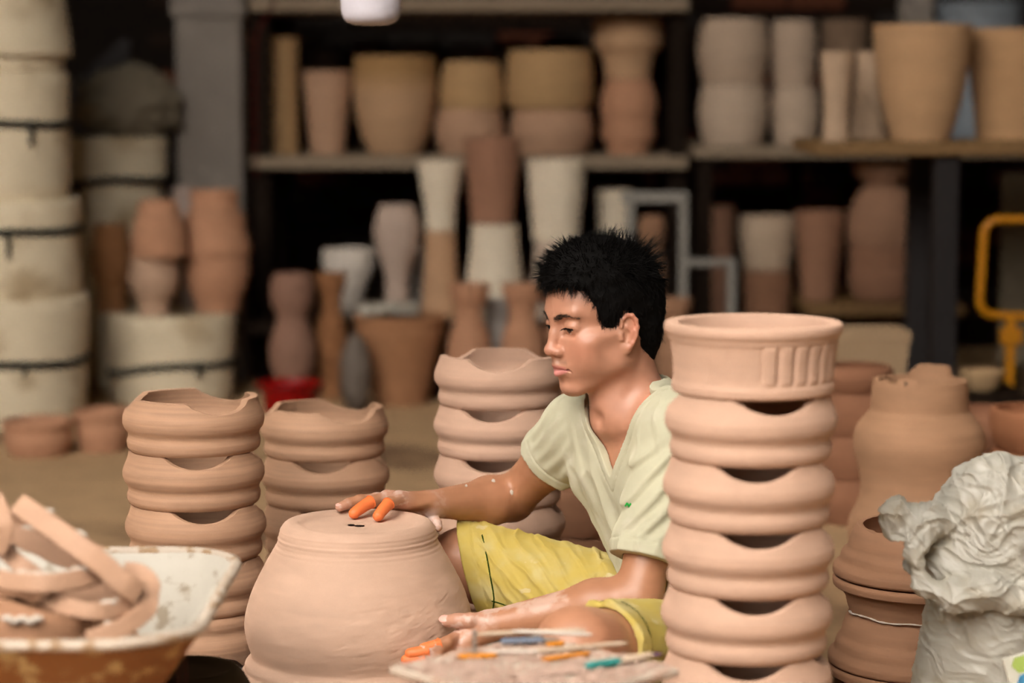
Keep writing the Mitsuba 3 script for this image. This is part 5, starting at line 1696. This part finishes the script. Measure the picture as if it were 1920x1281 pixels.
NECK_CUT = RC(nb - TU * .012 - TF * .002, nb + nrm(OH - nb) * .16, .0700, .070)
wear_s = Solid([('+', trunk_s, .02), ('+', Solid(arm_ops(shR, elR, wrR)), .025), ('+', Solid(arm_ops(shL, elL, wrL)), .025)])
shirt = polygonise(shirt_f, (.0, 3.70, .11), (.46, 4.26, .60), CLOTH)
sv_ = np.asarray(shirt.vertices)
scene['shirt_cloth'] = two({'type': 'principled', 'base_color': proc(speck_fn((.60, .575, .44), (.68, .64, .53), 30.0, .5, .85, .45)), 'roughness': .85, 'specular': .15, 'sheen': .4})
shirt_k = part(man, 'shirt', shirt, 'shirt_cloth', True, label='pale green V neck T-shirt')


p_ = surf_hit(shirt_f, 1178, 947, 3.6, 4.0)
if p_ is not None:
    lg = cat([obox((-.0026, 0, .0008), (.0026, .0012, .0062), 0, .0004, rot(0, 28, 0)[:3, :3]), obox((.0004, 0, .0), (.0024, .0012, .0056), 0, .0004, rot(0, -24, 0)[:3, :3]), obox((.0022, 0, .0002), (.0022, .0012, .0050), 0, .0004, rot(0, 24, 0)[:3, :3]), obox((.0044, 0, .0012), (.0022, .0012, .0056), 0, .0004, rot(0, -22, 0)[:3, :3])])
    lg.apply_scale(1.15)
    lg.apply_translation(p_ + np.array([-.0005, -.0032, 0]))
    part(shirt_k, 'logo', lg, 'logo_green', False, label='tiny green emblem')

# shorts
hemR, hemL = hipR + (knR - hipR) * HEM_R, hipL + (knL - hipL) * HEM_L
tR, tL = nrm(knR - hipR), nrm(knL - hipL)
hemN = nrm(np.array([-.96, .10, -.27]))
hemP = at(884, 1078, 4.10)
shorts_R = RC(hipR, hemR + tR * .06, .104, .076)
shorts_L = RC(hipL, hemL + tL * .04, .096, .070)
pelv = EL((hipR + hipL) / 2 + [.025, .0, .03], (.136, .172, .122), PRr)


WAIST = (np.array([.26, 3.92, .232])).astype(np.float32)


def shorts_f(P, C=None, rad=None):
    P32 = P
    hR_, hL_ = (P - hemP.astype(np.float32)) @ hemN.astype(np.float32), (P - hemL.astype(np.float32)) @ tL.astype(np.float32)
    a_ = np.maximum(shorts_R.d(P), hR_)
    b_ = np.maximum(shorts_L.d(P), hL_)
    c_ = pelv.d(P)
    d = smin(smin(c_, a_, .05), b_, .03)
    w2 = meshkit.fbm(P * 11, 3, 15) - .5
    # drag lines from the crotch towards the knee
    sR_ = P @ nrm(np.cross(tR, [0, -1, 0])).astype(np.float32)
    al = (P - hipR.astype(np.float32)) @ tR.astype(np.float32)
    env = np.clip((.34 - al) / .12, 0, 1) * np.clip((a_ < .02) + 0.0, 0, 1)
    q_ = (P[:, 0] + P[:, 2] * 1.05) * 27 + w2 * 1.1
    q_ = q_ - np.floor(q_)
    q2 = (P[:, 0] + P[:, 2] * .8) * 43 + w2 * 1.6 + .3
    q2 = q2 - np.floor(q2)
    env = np.clip((-hR_ - .012) / .03, 0, 1) * np.clip(a_ < .02, 0, 1)
    fold = env * (.0034 * np.exp(-((q_ - .5) / .13) ** 2) + .0016 * np.exp(-((q2 - .5) / .12) ** 2) - .0012)
    bunch = np.clip((al < .12) + 0.0, 0, 1) * .0040 * np.sin(P @ np.array([150, 40, 90], np.float32) + w2 * 14)
    foldL = .003 * np.sin((P @ np.array([120, -60, 150], np.float32)) + w2 * 12)
    d = d - np.where(a_ < b_, fold + bunch, foldL)
    for h_, s_ in ((hR_, a_), (hL_, b_)):
        near = s_ < .025
        d = d - near * (.0010 * (h_ > -.024) - .0016 * np.exp(-((h_ + .0255) / .0014) ** 2))
    d = np.where(a_ < b_, np.maximum(d, np.where(shorts_R.d(P) < .02, hR_, -1)), np.maximum(d, np.where(shorts_L.d(P) < .02, hL_, -1)))
    d = np.maximum(d, -(legs_s(P, C, rad) - .0015))
    wz = ((P - WAIST) @ TU.astype(np.float32) - .007 * np.sin(P[:, 1] * 120 + w2 * 8)) * .8
    d = np.where((P[:, 0] > .15) & (P[:, 1] > 3.72), np.maximum(d, wz), d)
    return d


legs_s = Solid([('+', legR_s, .005), ('+', legL_s, .005)])
shorts = polygonise(shorts_f, (-.12, 3.42, .0), (.48, 4.24, .27), CLOTH)


def shorts_fn(p, n, uv):
    a = fbm(p.x * 24, p.y * 24, p.z * 24, octaves=4)
    b = smoothstep(.68, .76, fbm(p.x * 45, p.y * 45, p.z * 45, octaves=3))
    return mix(mix(mi.Color3f(.42, .315, .075), mi.Color3f(.46, .385, .17), smoothstep(.35, .8, a)), mi.Color3f(.58, .50, .34), b * .4)


scene['shorts_cloth'] = two({'type': 'principled', 'base_color': proc(shorts_fn), 'roughness': .8, 'specular': .15, 'sheen': .3})
shorts_k = part(man, 'shorts', shorts, 'shorts_cloth', True, label='dusty yellow shorts')


def around(hem, t, back, f, n=90):
    u = nrm(np.cross(t, [0, 0, 1]))
    w = np.cross(t, u)
    out = []
    c0 = hem - t * back
    for an in np.linspace(0, 2 * PI, n, endpoint=False):
        dr_ = u * math.cos(an) + w * math.sin(an)
        rs_ = np.linspace(.13, .03, 240)
        P = (c0 + rs_[:, None] * dr_).astype(np.float32)
        v = f(P)
        i_ = np.argmax(v < 0)
        out.append(P[i_] if v[i_] < 0 else c0 + dr_ * .07)
    return np.array(out)


shorts_env = lambda P: np.minimum(shorts_R.d(P), 9)
sp = [surf_hit(shorts_f, *np.array([[904, 1003], [912, 1040], [920, 1085], [926, 1125], [922, 1150], [914, 1168]])[i], 3.8, 4.25, 700) for i in range(6)]
sp = [q for q in sp if q is not None]
if len(sp) > 3:
    part(shorts_k, 'stitching', tube(spline(sp, 40) - [0, .0022, 0], .0011, 5), 'seam_green', True, label='dark green stitching')
rg_ = around(hemL, tL, .0255, lambda P: shorts_L.d(P) - .001)
part(shorts_k, 'stitching', tube(rg_, .0006, 5, True), 'seam_green', True, label='dark green stitching')
# side seam along the near face of the far leg
ss = []
for t_ in np.linspace(.0, 1, 30):
    p_ = surf_hit(shorts_f, 922 + 78 * t_, 1127 + 34 * t_ ** 1.3, 3.8, 4.2, 500)
    if p_ is not None:
        ss.append(p_)
if len(ss) > 4:
    part(shorts_k, 'stitching', tube(np.array(ss) - [0, .0018, 0], .0010, 5), 'seam_green', True, label='dark green stitching')

# ---------------------------------------------------------------- hair
def hair_base(P, C=None, rad=None):
    q = (P - OH.astype(np.float32)) @ HR.T.astype(np.float32) / HS
    d = HAIR1.d(P)
    d = smin(d, HAIR2.d(P), .03)
    d = smin(d, HAIR3.d(P), .03)
    d = d - .010 * (meshkit.fbm(P * 60, 3, 2) - .45)
    f_, l_, u_ = q[:, 0], np.abs(q[:, 1]), q[:, 2]
    lump = .006 * np.sin(l_ * 260 + 2 * np.sin(u_ * 120))
    # hairline: forehead, temple, sideburn, around the ear, nape
    fl = np.interp(f_, [-.12, -.085, -.060, -.036, -.024, -.010, .004, .016, .028, .034, .050, .060, .075, .11], [-.060, -.068, -.068, -.058, -.052, .036, .036, .020, -.006, .004, .046, .072, .088 , .088]).astype(np.float32)
    fl = fl + .004 * np.sin(f_ * 420) * np.clip((f_ - .02) * 60, 0, 1) + .003 * np.sin(l_ * 330)
    return np.maximum(d, (fl - u_) * .8)


HAIR1 = EL(hd(-.006, 0, .056), (.1015, .0815, .0925), HR)
HAIR3 = EL(hd(-.056, 0, -.004), (.044, .060, .075), HR)
HAIR2 = EL(hd(.030, 0, .098), (.066, .062, .046), HR)
hairm = polygonise(hair_base, hcen - [.14, .14, .12], hcen + [.14, .14, .18], .0026)
scene['brow_mat'] = pr((.030, .022, .017), .7, .05)
scene['hair_mat'] = pr((.0035, .003, .0028), .7, .05)
hair_k = part(man, 'hair', hairm, 'hair_mat', True, label='short spiky black hair')


def strands(roots, dirs, lens, r0, seg=4, droop=.35, rs=None):
    V, Fc, nV = [], [], 0
    n_ = len(roots)
    t = np.linspace(0, 1, seg + 1)
    grav = np.array([0, 0, -1.0])
    pts = roots[:, None] + dirs[:, None] * (lens[:, None] * t)[..., None] + grav * (droop * lens[:, None] * t ** 2)[..., None]
    side = np.cross(dirs, rs.normal(size=dirs.shape))
    side /= np.linalg.norm(side, axis=1, keepdims=True)
    sd2 = np.cross(dirs, side)
    ang = np.arange(3) * 2 * PI / 3
    rad_ = r0 * (1 - t) ** .7 + 1e-5
    ring_ = np.cos(ang)[None, None, :, None] * side[:, None, None] + np.sin(ang)[None, None, :, None] * sd2[:, None, None]
    v = pts[:, :, None] + ring_ * rad_[None, :, None, None]
    base = (np.arange(n_) * (seg + 1) * 3)[:, None, None]
    i, j = np.meshgrid(np.arange(seg), np.arange(3), indexing='ij')
    q = np.stack([i * 3 + j, i * 3 + (j + 1) % 3, (i + 1) * 3 + (j + 1) % 3, (i + 1) * 3 + j], -1).reshape(1, -1, 4) + base
    q = q.reshape(-1, 4)
    return trimesh.Trimesh(v.reshape(-1, 3), np.vstack([q[:, [0, 1, 2]], q[:, [0, 2, 3]]]), process=False)


rs = np.random.default_rng(21)
hv, hn = np.asarray(hairm.vertices), np.asarray(hairm.vertex_normals)
Lh = (hv - OH) @ HR.T / HS
outer = np.nonzero(np.abs(HAIR1.d(hv.astype(np.float32))) < .03)[0]
pick = rs.choice(outer, 5200)
r_, nn_ = hv[pick] - hn[pick] * .002, hn[pick]
lo_ = (r_ - OH) @ HR.T / HS
fw = np.clip(lo_[:, 0] / .09, 0, 1)
top = np.clip((lo_[:, 2] - .05) / .06, 0, 1)
wsp = meshkit.noise(lo_ * 85)
clump = np.stack([meshkit.noise(lo_ * 70 + 9 * i_) - .5 for i_ in range(3)], 1)
crown_back = np.exp(-(((lo_ - np.array([-.075, .03, .105])) / np.array([.035, .05, .035])) ** 2).sum(1))
dd = nn_ * (.35 + .75 * top + .9 * crown_back)[:, None] + (np.array([.75, 0, .25]) @ HR) * (top * fw)[:, None] + (np.array([-.5, 0, .1]) @ HR) * (crown_back * .6)[:, None] + (np.array([.18, 0, -1]) @ HR) * (1 - top)[:, None] * .9 + rs.normal(0, .15, nn_.shape) + clump * 1.1
dd /= np.linalg.norm(dd, axis=1, keepdims=True)
ln = (.010 + .013 * top + .018 * crown_back) * (.35 + 1.3 * wsp ** 1.3) * rs.uniform(.7, 1.2, len(r_))
part(hair_k, 'strands', strands(r_, dd, ln, .00065, 4, .15, rs), 'hair_mat', False)
# fringe over the forehead
m = (Lh[:, 0] > .05) & (Lh[:, 2] < .098) & (Lh[:, 2] > .066)
cand = np.nonzero(m)[0]
if len(cand):
    pick = rs.choice(cand, 520)
    r_ = hv[pick]
    dd = (np.array([.25, 0, -1]) @ HR) + rs.normal(0, .28, r_.shape) + hn[pick] * .2
    dd /= np.linalg.norm(dd, axis=1, keepdims=True)
    part(hair_k, 'fringe', strands(r_, dd, rs.uniform(.010, .024, len(r_)), .0005, 4, .1, rs), 'hair_mat', False)
# sideburns and edges
for sd in (1, -1):
    m = (Lh[:, 1] * sd > .05) & (Lh[:, 0] > -.005) & (Lh[:, 2] < .055)
    cand = np.nonzero(m)[0]
    if len(cand):
        pick = rs.choice(cand, 360)
        r_ = hv[pick]
        dd = (np.array([.20, 0, -1]) @ HR) + rs.normal(0, .16, r_.shape)
        dd /= np.linalg.norm(dd, axis=1, keepdims=True)
        part(hair_k, 'sideburn', strands(r_, dd, rs.uniform(.006, .016, len(r_)), .0005, 3, .1, rs), 'hair_mat', False)
# eyebrows and lashes
fv = np.asarray(fine[0].vertices)
Lf = (fv - OH) @ HR.T / HS
for s in (1, -1):
    x0, x1 = .010, .049
    yy_ = Lf[:, 1] * s
    brow = np.interp(yy_, [.008, .014, .026, .038, .051], [.0290, .0325, .0365, .0370, .0310])
    th = np.interp(yy_, [.008, .016, .030, .050], [.0030, .0036, .0028, .0008])
    m = (yy_ > .008) & (yy_ < .051) & (np.abs(Lf[:, 2] - brow) < th) & (Lf[:, 0] > .055)
    cand = np.nonzero(m)[0]
    if len(cand):
        pick = rs.choice(cand, 340)
        r_ = fv[pick]
        dd = (np.array([-.15, s * 1.0, .18]) @ HR) + rs.normal(0, .22, r_.shape) + np.asarray(fine[0].vertex_normals)[pick] * .18
        dd /= np.linalg.norm(dd, axis=1, keepdims=True)
        part(man, 'eyebrow', strands(r_, dd, rs.uniform(.004, .008, len(r_)), .00024, 3, 0, rs), 'brow_mat', False, label='dark eyebrow')
    tt = rs.uniform(0, 1, 110)
    r_ = np.array([hd(.0950 - .0085 * t_ - .0015, s * (.0185 + .0275 * t_), .0158 - .003 * (2 * t_ - 1) ** 2) for t_ in tt])
    dd = np.array([nrm(np.array([.8, s * (.1 + .5 * t_), -.50]) @ HR) for t_ in tt]) + rs.normal(0, .1, (110, 3))
    part(man, 'eyelash', strands(r_, dd, rs.uniform(.003, .0055, 110), .00032, 3, 0, rs), 'hair_mat', False)

# ---------------------------------------------------------------- plastic sack in front, right
sb = lambda *a: at(*a)
sack_s = Solid([
    ('+', EL(sb(1868, 958, 3.66), (.094, .085, .083)), .03),
    ('+', EL(sb(1850, 1055, 3.66), (.122, .090, .066)), .05),
    ('+', RC(sb(1838, 872, 3.63), sb(1915, 884, 3.65), .013, .016), .03),
    ('+', EL(sb(1712, 978, 3.61), (.050, .028, .030)), .02),
    ('+', EL(sb(1678, 966, 3.60), (.022, .020, .029)), .012),
    ('+', RC(sb(1752, 975, 3.59), sb(1712, 1035, 3.575), .010, .013), .03),
    ('+', RC(sb(1712, 1035, 3.575), sb(1740, 1108, 3.56), .013, .009), .022),
    ('+', RC(sb(1738, 1100, 3.57), sb(1795, 1120, 3.545), .014, .022), .022),
    ('+', RC(sb(1795, 1118, 3.555), sb(1850, 1106, 3.55), .024, .022), .022),
    ('+', RC(sb(1850, 1106, 3.56), sb(1945, 1140, 3.56), .022, .020), .022),
    ('+', RC(sb(1862, 1140, 3.675), np.array([.728, 3.69, .02]), .104, .112), .008),
    ('-', EL(sb(1815, 1008, 3.578), (.0075, .014, .0045)), .002),
    ('-', EL(sb(1761, 1165, 3.585), (.0045, .018, .013)), .002),
])
_rs = np.random.default_rng(77)
_dirs = [nrm(_rs.normal(size=3) * [1, .6, 1]) for _ in range(9)]


def tri(x):
    x = x - np.floor(x)
    return np.abs(x - .5) * 2


def sack_f(P, C=None, rad=None):
    d = sack_s(P, C, rad)
    w1 = meshkit.fbm(P * np.array([9, 9, 8.0]) + 3, 2, 1)
    w2 = meshkit.fbm(P * np.array([14, 14, 14.0]) + 9, 2, 2)
    c = 0
    for i_, (f_, a_) in enumerate(((8, .0050), (11, .0052), (15, .0050), (20, .0046), (26, .0042), (33, .0036), (44, .0028), (58, .0021), (80, .0014))):
        c = c + a_ * (tri(P @ _dirs[i_].astype(np.float32) * f_ + (w1 if i_ % 2 else w2) * (1.6 + .05 * f_)) ** 4 - .2) * .78
    z_ = np.clip((P[:, 2] - .10) / .16, .45, 1)
    return np.maximum(d - z_ * c, .002 - P[:, 2])


sackm = polygonise(sack_f, (.52, 3.44, .0), (.90, 3.84, .50), .0020)
sackm = max(sackm.split(only_watertight=False), key=lambda m_: len(m_.faces))
put(thing('plastic_sack', 'crumpled translucent white plastic sack at the right edge, in front of the broken jar', 'sack'), sackm, 'sack_film', True)
